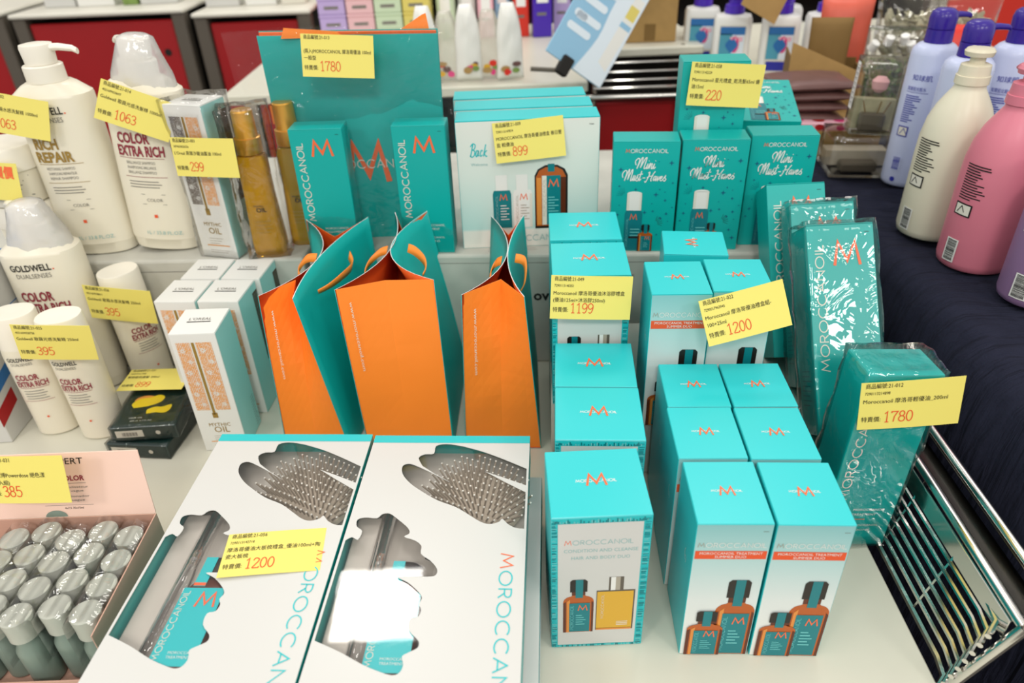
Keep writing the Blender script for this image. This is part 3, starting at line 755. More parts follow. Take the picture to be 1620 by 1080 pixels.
def sheet(name, pts, nu, nv, mat, parent, amp=.004, fr=16, seed=0):
    p00, p10, p11, p01 = [Vector(p) for p in pts]; vs = []; fs = []
    nrm = (p10 - p00).cross(p01 - p00).normalized()
    for j in range(nv + 1):
        for i in range(nu + 1):
            a, b = i / nu, j / nv
            p = (p00 * (1 - a) + p10 * a) * (1 - b) + (p01 * (1 - a) + p11 * a) * b
            q = p + nrm * amp * (noise.noise(p * fr + Vector((seed, 0, 0))) + .5 * noise.noise(p * fr * 2.7 + Vector((0, seed, 0))))
            vs.append(q)
    for j in range(nv):
        for i in range(nu):
            o = j * (nu + 1) + i; fs.append((o, o + 1, o + nu + 2, o + nu + 1))
    return pyobj(name, vs, fs, mat, parent, True)
sheet('front_film', [(-.128, -.047, .002), (.145, -.047, .002), (.162, -.004, .335), (-.166, .008, .325)], 26, 30, 'loose_film', ce, .004, 14, 3)
sheet('back_film', [(-.13, .055, .002), (.14, .055, .002), (.164, .012, .336), (-.168, .014, .326)], 14, 16, 'loose_film', ce, .004, 14, 5)

# ================================================================ gift bags with ribbon handles
def bag(label, FL, FR, BL, BR, fl, frr, bl, brr, P, GF, GB, ribs, url):
    """corner points at the foot (FL..BR) and rim (fl..brr), pinch P, gusset folds GF front / GB back"""
    base = (Vector(FL) + Vector(FR) + Vector(BL) + Vector(BR)) / 4; base.z = 0
    L = lambda p: Vector(p) - base
    FL, FR, BL, BR, fl, frr, bl, brr, P, GF, GB = map(L, (FL, FR, BL, BR, fl, frr, bl, brr, P, GF, GB))
    r = thing('gift_bag', label, 'bag', base, 0, 'orange and teal gift bags')
    def side(f0, b0, f1, b1, pinch, sgn):
        n, mm = 16, 14; V = []; F = []; Mi = []
        def pt(u, v):
            lo = f0.lerp(b0, u)
            # rim runs front corner - pinch - back corner
            c = pinch * 2 - (f1 + b1) / 2
            hi = f1 * (1 - u) ** 2 + c * 2 * u * (1 - u) + b1 * u * u
            st = f1.lerp(b1, u)
            k = v ** 2.2
            return lo.lerp(st, v) + (hi - st) * k
        for off in (0, 1):
            for j in range(mm + 1):
                for i in range(n + 1):
                    p = pt(i / n, j / mm)
                    V.append(p + (Vector((-sgn * .0009, 0, 0)) if off else Vector((0, 0, 0))))
        N = (n + 1) * (mm + 1)
        for off in (0, 1):
            for j in range(mm):
                for i in range(n):
                    o = off * N + j * (n + 1) + i
                    q = (o, o + 1, o + n + 2, o + n + 1)
                    F.append(q if (sgn > 0) != bool(off) else q[::-1]); Mi.append(off)
        rim = [(mm * (n + 1) + i) for i in range(n + 1)]
        for i in range(n): F.append((rim[i], rim[i + 1], rim[i + 1] + N, rim[i] + N)); Mi.append(2)
        for e in (0, n):
            for j in range(mm):
                o = j * (n + 1) + e; F.append((o, o + n + 1, o + n + 1 + N, o + N)); Mi.append(0)
        return pyobj('side_panel', V, F, ['bag_teal', 'bag_inner', 'white_print'], r, True, Mi)
    pinL, pinR = P + Vector((-.0012, 0, 0)), P + Vector((.0012, 0, 0))
    side(FL, BL, fl, bl, pinL, -1); side(FR, BR, frr, brr, pinR, 1)
    def gusset(name, a0, a1, b0, b1, fold, yd):
        # two leaves meeting in a fold that only opens towards the rim
        mid0 = (a0 + a1) / 2; n, mm = 8, 14; V = []; F = []; Mi = []
        for off in (0, 1):
            for j in range(mm + 1):
                v = j / mm
                l, q = a0.lerp(b0, v), a1.lerp(b1, v)
                m = mid0.lerp((b0 + b1) / 2, v) + (fold - (b0 + b1) / 2) * v ** 1.5
                for i in range(n + 1):
                    u = i / n
                    p = l.lerp(m, u * 2) if u <= .5 else m.lerp(q, u * 2 - 1)
                    w = .0016 * noise.noise(Vector((u * 3, v * 5, yd * 7 + base.x * 9))) * math.sin(PI * u)
                    V.append(p + Vector((0, yd * .0008 * off + w + (yd * .0004), 0)))
        N = (n + 1) * (mm + 1)
        for off in (0, 1):
            for j in range(mm):
                for i in range(n):
                    o = off * N + j * (n + 1) + i; F.append((o, o + 1, o + n + 2, o + n + 1)); Mi.append(off)
        for i in range(n):
            o = mm * (n + 1) + i; F.append((o, o + 1, o + 1 + N, o + N)); Mi.append(0)
        return pyobj(name, V, F, ['bag_orange', 'bag_inner'], r, False, Mi)
    gusset('front_gusset', FL + Vector((.0012, .0005, 0)), FR + Vector((-.0012, .0005, 0)), fl + Vector((.001, .0005, -.0005)), frr + Vector((-.001, .0005, -.0005)), GF, 1)
    gusset('back_gusset', BL + Vector((.0012, -.0005, 0)), BR + Vector((-.0012, -.0005, 0)), bl + Vector((.001, -.0005, -.0005)), brr + Vector((-.001, -.0005, -.0005)), GB, -1)
    pyobj('bag_floor', [FL + Vector((0, 0, .001)), FR + Vector((0, 0, .001)), BR + Vector((0, 0, .001)), BL + Vector((0, 0, .001))], [(0, 1, 2, 3)], 'bag_inner', r)
    for rb in ribs:
        pts = [L(p) for p in rb]; sm = []
        ctl = [(p.x, p.y) for p in pts]; cz = [(p.z, 0) for p in pts]
        sxy, sz = smooth_path(ctl, 6), smooth_path(cz, 6)
        path = [Vector((a[0], a[1], b[0])) for a, b in zip(sxy, sz)]
        V = []; F = []; n = len(path)
        for i, p in enumerate(path):
            tw = .5 + 2.4 * i / n
            a = Vector((.15, .55 * math.cos(tw), .6)).normalized() * .0062
            t = (path[min(i + 1, n - 1)] - path[max(i - 1, 0)]).normalized(); nn = a.cross(t).normalized() * .0006
            V += [p + a + nn, p - a + nn, p - a - nn, p + a - nn]
        for i in range(n - 1):
            for q in range(4): F.append((i * 4 + q, i * 4 + (q + 1) % 4, i * 4 + 4 + (q + 1) % 4, i * 4 + 4 + q))
        F += [(0, 3, 2, 1), (n * 4 - 4, n * 4 - 3, n * 4 - 2, n * 4 - 1)]
        pyobj('ribbon_handle', V, F, 'ribbon', r, True)
    # web address down the front gusset
    eu = (frr - fl).normalized(); up = (fl - FL).normalized(); nn = Vector((0, -1, 0))
    k = Ink(lambda a, b, l: fl + eu * a - up * b + nn * (l + .0022))
    k.text('www.moroccanoil.com', .012, .016, .0042, 'off_white', rot=90, w=.115) if False else None
    f2 = lambda a, b, l: fl + eu * b - up * a + nn * (l + .0022)
    k = Ink(f2); k.text(url, .018, .016, .0044, 'off_white', w=.105)
    k.build('lettering', r)
    return r
def v3(p, z): return (p[0], p[1], z)
Z0 = .0012
bag('teal and orange gift bag with a long ribbon handle, nearest the white oil boxes',
    (-.330, .812, Z0), (-.238, .812, Z0), (-.305, 1.015, Z0), (-.196, 1.035, Z0), (-.318, .816, .261), (-.271, .806, .261), (-.307, 1.05, .264), (-.2115, 1.05, .264),
    (-.262, .935, .259), (-.281, .861, .258), (-.2545, 1.0, .256),
    [[(-.230, .965, .242), (-.223, .942, .236), (-.229, .895, .243), (-.240, .868, .244), (-.2535, .858, .241)], [(-.268, .931, .256), (-.284, .936, .252), (-.297, .93, .236), (-.290, .92, .227), (-.286, .905, .235)]], 'www.moroccanoil.com')
bag('teal and orange gift bag in the middle of the three',
    (-.213, .815, Z0), (-.09, .812, Z0), (-.19, 1.03, Z0), (-.078, 1.03, Z0), (-.2235, .826, .26), (-.0972, .843, .26), (-.1705, 1.05, .27), (-.1205, 1.05, .27),
    (-.1655, .935, .2605), (-.161, .847, .26), (-.1545, 1.0, .262),
    [[(-.168, .93, .264), (-.179, .925, .262), (-.193, .918, .251), (-.199, .908, .241), (-.196, .898, .236)], [(-.138, .925, .268), (-.128, .918, .266), (-.116, .905, .259), (-.113, .895, .251), (-.117, .885, .245)]], 'www.moroccanoil.com')
bag('teal and orange gift bag beside the square gift boxes',
    (-.073, .812, Z0), (.036, .806, Z0), (-.045, 1.02, Z0), (.042, 1.02, Z0), (-.061, .80, .26), (.0178, .789, .26), (-.0242, 1.04, .262), (.0258, 1.038, .262),
    (-.002, .906, .26), (-.011, .836, .26), (.001, .976, .259),
    [[(-.010, .891, .26), (-.018, .895, .254), (-.025, .89, .244), (-.026, .88, .24)], [(.009, .895, .261), (.02, .888, .26), (.022, .875, .252), (.019, .865, .236), (.013, .862, .226)]], 'www.moroccanoil.com')

# ================================================================ brush gift boxes with die-cut windows
KW, KD, KH = .189, .385, .0405
W1 = [(186.6, 57), (160, 41.5), (136.9, 29.4), (120, 22.5), (105.8, 17.6), (88.8, 14.6), (77, 18.4), (76.2, 31.9), (65.5, 33.2), (59.3, 40), (65.9, 53.7), (82.3, 66.9), (100.8, 79.7), (79.4, 65.8), (59.1, 53.6), (49.2, 49.8), (42.7, 53.9), (45, 67.3), (55.9, 82), (70.7, 94.5), (90.4, 108.3), (111.6, 118.2), (127.5, 129.7), (140.5, 139.3), (150.4, 142.3), (159.8, 139), (163.1, 134.7), (169.5, 142.1), (178.1, 147.3), (186.6, 148.1), (186.6, 94.9), (163, 79), (139.4, 62.5), (163, 73), (186.6, 84.2)]
W2 = [(2.5, 166.5), (8.1, 162.1), (15.3, 165.4), (17.1, 153.8), (10.1, 147.6), (8.7, 137.9), (16.5, 134.5), (29, 135.3), (34, 129.3), (41.8, 128.6), (52.7, 137.3), (64.4, 148.4), (67.6, 156.2), (62.9, 160.9), (74.3, 165.4), (82.6, 172.8), (83.7, 183.2), (94.6, 191.7), (102.3, 201.5), (102.6, 208.5), (97.3, 211.3), (77.3, 212), (65, 212.5), (76.1, 218.5), (87.8, 229), (92.7, 236.7), (90.6, 243.2), (93.7, 249.4), (92.1, 256.9), (85.1, 259.5), (86, 271.6), (96, 281.9), (97, 288.7), (90.6, 293.4), (84.3, 298), (86.7, 305.6), (85, 313.2), (78.6, 316.1), (66.1, 312.6), (50.8, 306.5), (27.8, 294.8), (2.5, 284.2)]
def panel_with_windows(name, outer, holes, th, mats, parent, z):
    cu = bpy.data.curves.new(name, 'CURVE'); cu.dimensions = '2D'; cu.fill_mode = 'BOTH'; cu.extrude = th / 2
    for pl in [outer] + holes:
        sp = cu.splines.new('POLY'); sp.points.add(len(pl) - 1); sp.use_cyclic_u = True
        for p, (x, y) in zip(sp.points, pl): p.co = (x, y, 0, 1)
    o = bpy.data.objects.new(name, cu); COL.objects.link(o)
    bpy.context.view_layer.update()
    me = bpy.data.meshes.new_from_object(o.evaluated_get(bpy.context.evaluated_depsgraph_get()))
    bpy.data.objects.remove(o); bpy.data.curves.remove(cu)
    me.materials.clear()
    for v in me.vertices: v.co.z += z
    me.name = name
    return link(name, me, mats, parent)
mm = lambda pl: [(x / 1000, -y / 1000) for x, y in pl]
def closed_smooth(p, n=3):
    q = smooth_path(p + [p[0]], n); return q[:-1]
def brush_box(label, x, y, z, rz):
    r = thing('brush_gift_box', label, 'gift box', (x, y, z), rz, 'flat brush gift boxes with cut-out windows')
    w, d, h = KW, KD, KH; t = .0012
    panel_with_windows('top_panel', [(0, 0), (w, 0), (w, -d), (0, -d)], [mm(smooth_path(W1[:11], 3) + smooth_path(W1[11:30], 3) + W1[30:]), mm(closed_smooth(W2[:22]) [:-2] + closed_smooth(W2[22:])[:-2]) if 0 else mm(smooth_path(W2, 3))], .0008, 'card_white', r, h - .0004)
    for nm, a in (('side_wall', (0, t, -d, 0)), ('side_wall', (w - t, w, -d, 0)), ('end_wall', (t, w - t, -t, 0)), ('end_wall', (t, w - t, -d, -d + t))):
        box_obj(nm, *a, 0, h - .0009, 'teal_tall', r, .0003)
    box_obj('box_bottom', t, w - t, -d + t, -t, 0, .001, 'card_white', r, 0)
    pyobj('window_film', [(t, -d + t, h - .0014), (w - t, -d + t, h - .0014), (w - t, -t, h - .0014), (t, -t, h - .0014)], [(0, 1, 2, 3)], 'clear_sheet', r)
    bm = bmesh.new()
    bx(bm, t, w - t, -.33, -t, .0011, .0135, 0)
    bx(bm, .004, .030, -.30, -.12, .0135, .026, .002, seg=2); bx(bm, .095, w - .004, -.24, -.155, .0135, .022, .002, seg=2)
    obj('inner_tray', bm, 'grey_tray', r)
    bm = bmesh.new()
    tube(bm, [(.041, -.125, .029), (.041, -.31, .029)], .0075, 12); tube(bm, [(.033, -.16, .0285), (.033, -.315, .0285)], .002, 8)
    obj('clear_blister', bm, 'film', r, True)
    k = Ink(lambda a, b, l: (a, -b, h + l))
    k.poly([(0, 0), (w, 0), (w, .0132), (0, .0132)], 'teal', 1)
    # lettering runs towards the viewer, letter tops to the right
    k2 = Ink(lambda a, b, l: (w - .0245 + b, -a, h + l))
    k2.caps('MOROCCANOIL', .182, 0, .185, 'teal', 'orange', h=.0125, sw=.1)
    k.build('teal_strip', r); k2.build('lettering', r)
    return r
def paddle_brush(label, mw):
    r = thing('paddle_brush', label, 'hairbrush', mat4=mw, group='paddle brushes in the gift boxes')
    bm = bmesh.new(); rnd = random.Random(3)
    lathe(bm, [(0, .052, .044), (.003, .055, .047), (.006, .052, .044), (.0085, .035, .03), (.009, .01, .01)], 36, 2.6)
    obj('pad', bm, 'pad', r, True, 30)
    bm = bmesh.new()
    rings(bm, [[Vector((x * .95 + a * .0, -.045 - .02 * j, z)) for x, z in ((-.016 + .003 * j, 0), (.016 - .003 * j, 0), (.016 - .003 * j, .006), (-.016 + .003 * j, .006))] for j, a in ((0, 0), (1, 0), (2, 0), (2.4, 0))])
    obj('handle', bm, 'cap_black', r)
    bp, bt = bmesh.new(), bmesh.new()
    for i in range(-8, 9):
        for j in range(-5, 6):
            x, y = (i + (.5 if j % 2 else 0)) * .0057, j * .0079
            q = (x / .05) ** 2 + (y / .044) ** 2
            if q > 1: continue
            p = Vector((x, y, .0085 - .003 * q)); tip = Vector((x * 1.3, y * 1.3, .0245 - .004 * q))
            tube(bp, [p, tip], .0011, 5)
            m = Matrix.Translation(tip); bmesh.ops.create_icosphere(bt, subdivisions=1, radius=.0013, matrix=m)
    tag(obj('bristles', bp, 'pin', r), None, None, kind='stuff'); tag(obj('bristle_tips', bt, 'pin_tip', r), None, None, kind='stuff')
    return r
def oil_bottle(label, mw):
    """bottle lying on its back, neck towards -v (local +y), label up"""
    r = thing('oil_bottle', label, 'bottle', mat4=mw, group='oil bottles in the brush gift boxes')
    def seg(ys, e=3):
        bm = bmesh.new()
        rings(bm, [[Vector((p.x, y, p.y + hz)) for p in sell(rx, rz, 0, 28, e)] for y, rx, rz, hz in ys])
        bmesh.ops.recalc_face_normals(bm, faces=bm.faces)
        return bm
    obj('glass_body', seg([(-.052, .0215, .011, .0125), (-.05, .023, .0118, .0125), (.035, .023, .0118, .0125), (.044, .018, .011, .0125), (.047, .0125, .0095, .0125)]), 'amber_dark', r, True, 40)
    obj('cap', seg([(.047, .0145, .0105, .0125), (.049, .016, .0115, .0125), (.071, .0155, .0112, .0125), (.073, .013, .01, .0125)], 2.4), 'cap_black', r, True, 40)
    box_obj('label', -.0205, .0205, -.05, .034, .02435, .0247, 'teal', r, .0001)
    box_obj('seal_ribbon', -.013, -.001, .036, .072, .0241, .0246, 'teal', r, .0001)
    k = Ink(lambda a, b, l: (a, b, .0247 + l))
    k.caps('MOROCCANOIL', -.0125, -.046, .076, 'off_white', rot=90, h=.006, sw=.13, lay=1); k.logo(.007, .012, .018, 'orange', h=.016, lay=1)
    k.text('MOROCCANOIL', -.006, -.038, .0028, 'white', lay=1); k.text('TREATMENT', -.006, -.0425, .0028, 'white', lay=1)
    k.rect(-.0128, -.001, .0365, .04, 'orange', 1)
    k.build('lettering', r)
    return r
KT = .1249
SPOT = [(-.1713, .698, -.0675, 'right', 'grey gift box'), (-.3637, .7125, -.0646, 'left', '')]
k2box = brush_box('white brush gift box with a bright lamp reflection on its window', -.1713, .698, KT - KH, -.0675)
k1box = dup(k2box, (-.3637, .7125, KT - KH), -.0646, 'white brush gift box carrying the 1200 price card')
def in_k(x, y, rz, u, v, z, a=0): return Matrix.Translation((x, y, KT - KH)) @ Matrix.Rotation(rz, 4, 'Z') @ Matrix.Translation((u, -v, z)) @ Matrix.Rotation(a, 4, 'Z')
pb = paddle_brush('paddle brush behind the window of the box with the lamp reflection', in_k(-.1713, .698, -.0675, .131, .087, .0139, -.45))
dup(pb, label='paddle brush behind the window of the box with the 1200 card', mat4=in_k(-.3637, .7125, -.0646, .131, .087, .0139, -.45))
ob = oil_bottle('brown oil bottle with teal label under the window with the lamp reflection', in_k(-.1713, .698, -.0675, .0705, .263, .0139))
dup(ob, label='brown oil bottle with teal label under the window near the pink box', mat4=in_k(-.3637, .7125, -.0646, .0705, .263, .0139))
def plain_brush_box(label, x, y, z, rz):
    r = thing('brush_gift_box', label, 'gift box', (x, y, z), rz, 'flat brush gift boxes with cut-out windows')
    box_obj('box_body', 0, KW, -KD, 0, 0, KH - .0012, 'teal_tall', r, .0006); box_obj('top_panel', .0003, KW - .0003, -KD + .0003, -.0003, KH - .00115, KH - .0002, 'card_white', r, .0003)
    k = Ink(lambda a, b, l: (KW + l, -KD + a, b))
    for a, b in ((.245, .325), (.33, .375)): k.rect(a, b - .006, .006, .032, 'slot_shade')  # side window openings drawn flat, their shaded insides painted black
    k.rect(0, .24, .004, .034, 'pale_card'); k.rect(.375, KD, .004, .034, 'pale_card')
    k.build('side_print', r)
    return r
p0 = plain_brush_box('brush gift box second in the pile, its edge sticking out beside the square boxes', -.1590, .672, .0415, -.0655)
dup(p0, (-.1600, .674, .0006), -.069, 'brush gift box at the bottom of the pile nearest the square boxes')
dup(p0, (-.3645, .7115, .0415), -.066, 'brush gift box in the middle of the pile nearest the pink box')
dup(p0, (-.3640, .7125, .0006), -.063, 'brush gift box at the bottom of the pile nearest the pink box')

# ================================================================ salon bottles, left
def pump_bottle(label, loc, rz, hood=False, lean=0, kind=0):
    r = thing('shampoo_bottle', label, 'bottle', mat4=tilt4(*loc, rz, 0, lean), group='large cream pump bottles')
    lathe_obj('bottle_body', [(0, .046, .027), (.003, .0515, .0315), (.02, .0545, .034), (.0205, .0555, .0345), (.10, .0565, .0355), (.245, .0565, .0355), (.2495, .0555, .0345), (.2505, .0535, .0335), (.262, .038, .029), (.266, .03, .026)], 'cream', r, 48, 2.5, 40)
    lathe_obj('pump_collar', [(.266, .0265), (.2665, .027), (.288, .0268), (.2895, .025), (.29, .018)], 'cream_cap', r, 36)
    bm = bmesh.new()
    lathe(bm, [(.29, .0205), (.2905, .021), (.312, .0225), (.3165, .0215), (.318, .014)], 32)
    sx = .9
    rings(bm, [[Vector((x, w * math.cos(2 * PI * i / 12), z + hh * math.sin(2 * PI * i / 12))) for i in range(12)] for x, w, z, hh in ((.012, .009, .311, .0055), (.03, .0075, .3115, .005), (.049, .0058, .3085, .0045), (.055, .005, .3045, .0042))])
    ph = obj('pump_head', bm, 'cream_cap', r, True, 40); ph.rotation_euler.z = 2.4 if hood else 0
    f = on_round(.0565, .0355, 2.5)
    k = Ink(f)
    ink, t1, t2 = (('gold_ink', 'RICH', 'REPAIR'), ('maroon', 'COLOR', 'EXTRA RICH'))[kind]
    k.text('GOLDWELL', -.036, .226, .0105, 'ink', bold=.02, w=.058); k.rect(.0235, .0255, .226, .228, 'red_ink')
    k.text('DUALSENSES', -.031, .2145, .0075, 'grey_ink', w=.05)
    k.text(t1, -.037, .176, .0155, ink, bold=.035, w=.036 if kind == 0 else .047); k.text(t2, -.040, .1565, .0155, ink, bold=.035, w=.056 if kind == 0 else .068)
    k.rect(-.040, .026, .1525, .1532, ink, n=8)
    for i, s in enumerate(('RESTORING SHAMPOO' if kind == 0 else 'BRILLIANCE SHAMPOO', 'SHAMPOOING REPARATEUR' if kind == 0 else 'SHAMPOOING BRILLANCE', 'REPAIR SHAMPOO' if kind == 0 else 'BRILLANZ SHAMPOO')): k.text(s, -.03, .144 - i * .0075, .0045, 'grey_ink', w=.042)
    k.rect(-.036, .026, .1235, .1242, ink, n=8)
    for i in range(3): k.rect(-.032, .012 + .004 * (i % 2), .116 - i * .0045, .1172 - i * .0045, 'grey_ink', n=6)
    k.text('COLOR', -.011, .085, .005, 'grey_ink'); 
    for a, b in ((-.018, .08), (.012, .08), (-.018, .096), (.012, .096)): k.rect(a, a + .006, b, b + .0006, 'grey_ink')
    k.rect(-.0045, .0005, .058, .063, 'red_ink')
    k.text('1L / 33.8 FL.OZ.', -.022, .03, .006, 'pale_ink')
    k.build('lettering', r)
    if hood:
        bm = bmesh.new(); rs = []
        for z, a, b in ((.249, .047, .031), (.27, .042, .03), (.295, .032, .027), (.318, .024, .023), (.3225, .016, .015), (.324, .006, .006)):
            rs.append([Vector((p.x * (1 + .10 * noise.noise(Vector((i * .9, z * 40, lean * 30)))), p.y * (1 + .10 * noise.noise(Vector((i * .8, z * 30, 4)))), z)) for i, p in enumerate(sell(a, b, z, 30, 2.2, .004))])
        rings(bm, rs, cap0=False)
        obj('plastic_hood', bm, 'hood', r, True)
    return r
g0 = pump_bottle('cream pump bottle lettered in gold, spout out, on the high step', (-.662, 1.122, .2), .06)
pump_bottle('cream pump bottle lettered in maroon, its pump under a plastic hood', (-.553, 1.120, .2045), .02, True, .10, 1)
pump_bottle('cream pump bottle on the lower board, its pump under a plastic hood', (-.705, 1.022, 0), .12, True, 0, 1)
def small_bottle(label, loc, rz):
    r = thing('small_bottle', label, 'bottle', loc, rz, 'small cream bottles with white caps')
    lathe_obj('bottle_body', [(0, .0275, .0245), (.003, .031, .0275), (.14, .0325, .0285), (.152, .0315, .0275), (.1525, .031, .027)], 'cream', r, 40, 2.2)
    lathe_obj('cap', [(.1527, .0315, .0275), (.2, .0305, .026), (.2025, .0295, .025), (.2026, .026, .022), (.2012, .012, .01)], 'cream_cap', r, 40, 2.2)
    k = Ink(on_round(.0325, .0285, 2.2))
    k.text('GOLDWELL', -.021, .136, .0065, 'ink', bold=.02, w=.034); k.text('DUALSENSES', -.018, .129, .0045, 'grey_ink', w=.028)
    k.text('COLOR', -.0205, .104, .0095, 'maroon', bold=.03, w=.031); k.text('EXTRA RICH', -.022, .0925, .0095, 'maroon', bold=.03, w=.041)
    k.rect(-.021, .018, .0895, .0901, 'maroon', n=6)
    for i in range(4): k.rect(-.017, .010 + .003 * (i % 2), .084 - .0045 * i, .0851 - .0045 * i, 'grey_ink', n=4)
    k.rect(-.021, .018, .0665, .0671, 'maroon', n=6)
    k.rect(-.0015, .0015, .036, .039, 'red_ink')
    k.build('lettering', r)
    return r
s0 = small_bottle('small capped bottle behind the 395 card, nearer the dark green packs', (-.63, .893, 0), .1)
dup(s0, (-.704, .908, 0), .22, 'small capped bottle behind the 395 card, at the edge beside the blue-striped carton')
dup(s0, (-.606, 1.028, 0), .9, 'small capped bottle standing alone behind the other 395 card')
# jars
def jar(label, loc, rz):
    r = thing('cream_jar', label, 'jar', loc, rz, 'wide white jars')
    lathe_obj('jar_body', [(0, .044), (.003, .048), (.05, .0505), (.053, .049)], 'cream', r, 40)
    lathe_obj('lid', [(.0532, .0515), (.054, .0525), (.085, .052), (.0885, .050), (.089, .045)], 'cream_cap', r, 40)
    k = Ink(on_round(.0495, .0495)); k.lines(-.03, .045, .05, 6, .006, 'grey_ink', .0012); k.rect(-.002, .001, .012, .015, 'red_ink'); k.build('lettering', r)
    return r
j0 = jar('lower of two stacked white jars at the left edge', (-.766, 1.128, .2), .5)
dup(j0, (-.770, 1.124, .2895), .6, 'upper of two stacked white jars at the left edge, with the small price card')
riser('pale carton extending the high step under the white jars', -1.09, 1.34, -.05, .155, .52, .2)
wc = thing('striped_carton', 'white carton with blue edges and a red spot at the left edge', 'carton', (-.862, .945, 0), .03)
box_obj('box_body', -.1, .1, -.08, .085, 0, .245, 'card_white', wc, .001)
k = Ink(face(.2, .165, .245, 'right'))
k.poly([(0, .07), (.165, .115), (.165, .135), (0, .09)], 'blue_print'); k.poly([(0, .03), (.05, .045), (.05, .07), (0, .055)], 'red_panel'); k.rect(0, .165, .24, .2448, 'blue_print'); k.rect(.16, .1645, 0, .245, 'blue_print'); k.rect(0, .165, .17, .1715, 'blue_print'); k.rect(0, .165, .14, .1408, 'grey_ink')
k.build('side_print', wc)
k = Ink(face(.2, .165, .245, 'top')); k.rect(0, .2, 0, .165, 'blue_print'); k.build('top_print', wc)

# boxed hair oils
def lace(k, u0, u1, v0, v1, mat):
    k.rect(u0, u1, v0, v1, mat, 1)
    n = max(3, int((u1 - u0) / .0021)); m = int((v1 - v0) / .0021); rnd = random.Random(n)
    for i in range(n):
        for j in range(m):
            u, v = u0 + (i + .5) * (u1 - u0) / n, v0 + (j + .5 + .25 * (i % 2)) * (v1 - v0) / m
            s = .0006 + .0005 * rnd.random()
            k.poly([(u - s, v), (u, v - s), (u + s, v), (u, v + s)], 'white', 2)
    for j in range(int((v1 - v0) / .018)):
        v = v0 + .01 + j * .018; u = u0 + (u1 - u0) * (.35 if j % 2 else .7)
        for a in range(8): k.stroke([(u + .001 * math.cos(a * PI / 4), v + .001 * math.sin(a * PI / 4)), (u + .0042 * math.cos(a * PI / 4), v + .0042 * math.sin(a * PI / 4))], .0011, 'white', 3)
M('mythic_side', '#a9dcd8', .4)
def mythic_box(label, loc, rz, w, d, h, laces=('orange_lace', 'orange_lace'), side=True, group='white boxed hair oils'):
    r = carton('hair_oil_box', label, 'box', loc, rz, w, d, h, 'white', group=group, flap=True)
    k = Ink(face(w, d, h, 'front'))
    lace(k, w * .10, w * .40, h * .37, h * .93, laces[0]); lace(k, w * .53, w * .86, h * .37, h * .93, laces[1])
    k.rect(w * .435, w * .495, h * .33, h * .93, 'gold_ink', 2); k.rect(w * .41, w * .53, h * .30, h * .345, 'gold_ink', 2)
    k.text('MYTHIC', w * .5, h * .225, w * .1, 'gold_ink', al='c', w=w * .5); k.text('OIL', w * .52, h * .17, w * .17, 'gold_ink', al='c', w=w * .36)
    for i in range(3): k.rect(w * .3, w * (.7 - .06 * i), h * (.135 - .018 * i), h * (.138 - .018 * i), 'steel_print')
    k.rect(w * .2, w * .84, h * .083, h * .09, 'orange_lace'); k.rect(w * .25, w * .8, h * .05, h * .053, 'steel_print'); k.rect(w * .25, w * .75, h * .035, h * .038, 'steel_print')
    k.build('front_print', r)
    k = Ink(face(w, d, h, 'top')); k.text("L'OREAL", w / 2, d * .52, d * .1, 'grey_ink', al='c', w=w * .5); k.rect(w * .24, w * .76, d * .44, d * .475, 'ink'); k.build('top_print', r)
    k = Ink(face(w, d, h, 'right')); k.rect(.0008, d - .0008, .0008, h - .0016, 'mythic_side')
    if side: k.rect(d * .72, d * .98, h * .35, h * .93, 'brown_lace', 2)
    for i in range(4 if side else 0):
        for j in range(44):
            u, v = d * (.75 + .065 * i), h * (.36 + .0128 * j); k.poly([(u - .0006, v), (u, v - .0006), (u + .0006, v), (u, v + .0006)], 'mythic_side', 3)
    k.lines(d * .75, h * .28, d * .22, 12, .0045, 'grey_ink', .0007)
    k.build('side_print', r)
    return r
y0 = mythic_box('white boxed hair oil at the front of its group, orange pattern in full view', (-.423, .8633, 0), -.0037, .0623, .066, .2013, side=False)
y1 = mythic_box('white boxed hair oil second row, beside the orange bag', (-.414, .951, 0), -.0787, .0600, .0660, .2)
dup(y1, label='white boxed hair oil second row, nearer the lone capped bottle', mat4=tilt4(-.4775, .9555, 0, -.085))
dup(y1, label='white boxed hair oil back row, touching the step by the golden bottle', mat4=tilt4(-.4015, 1.0195, 0, -.09))
dup(y1, label='white boxed hair oil back row, under the tall boxed oil', mat4=tilt4(-.4645, 1.025, 0, -.08))
ty = mythic_box('tall white boxed hair oil on the high step, behind the 299 card', (-.448, 1.092, .2), -.28, .062, .058, .238, ('brown_lace', 'orange_lace'))
film_obj(ty, .062, .058, .238, seed=8, amp=.003)
def oil_spray(label, loc, group='golden oil bottles'):
    r = thing('oil_spray_bottle', label, 'bottle', loc, .1, group)
    lathe_obj('glass_body', [(0, .024, .02), (.003, .026, .022), (.02, .0262, .0222), (.10, .0225, .0195), (.15, .0222, .019), (.158, .0195, .017), (.161, .012, .012)], 'oil', r, 32, 3.2)
    lathe_obj('cap', [(.161, .019), (.162, .0195), (.184, .0192), (.185, .0165), (.186, .0162), (.222, .0155), (.224, .014)], 'gold_cap', r, 32)
    k = Ink(on_round(.024, .021, 3.2)); k.text('Mythic', -.009, .082, .004, 'ink'); k.text('OIL', -.006, .074, .007, 'ink', bold=.02)
    for i in range(4): k.rect(-.013, .012 - .003 * (i % 2), .058 - .006 * i, .0592 - .006 * i, 'gold_ink', n=4)
    k.build('lettering', r)
    return r
o0 = oil_spray('golden oil bottle with a gold cap, directly beside the tall boxed oil', (-.379, 1.083, .2))
dup(o0, (-.328, 1.118, .2), None, 'golden oil bottle hazy behind cellophane, beside the flat teal bag')
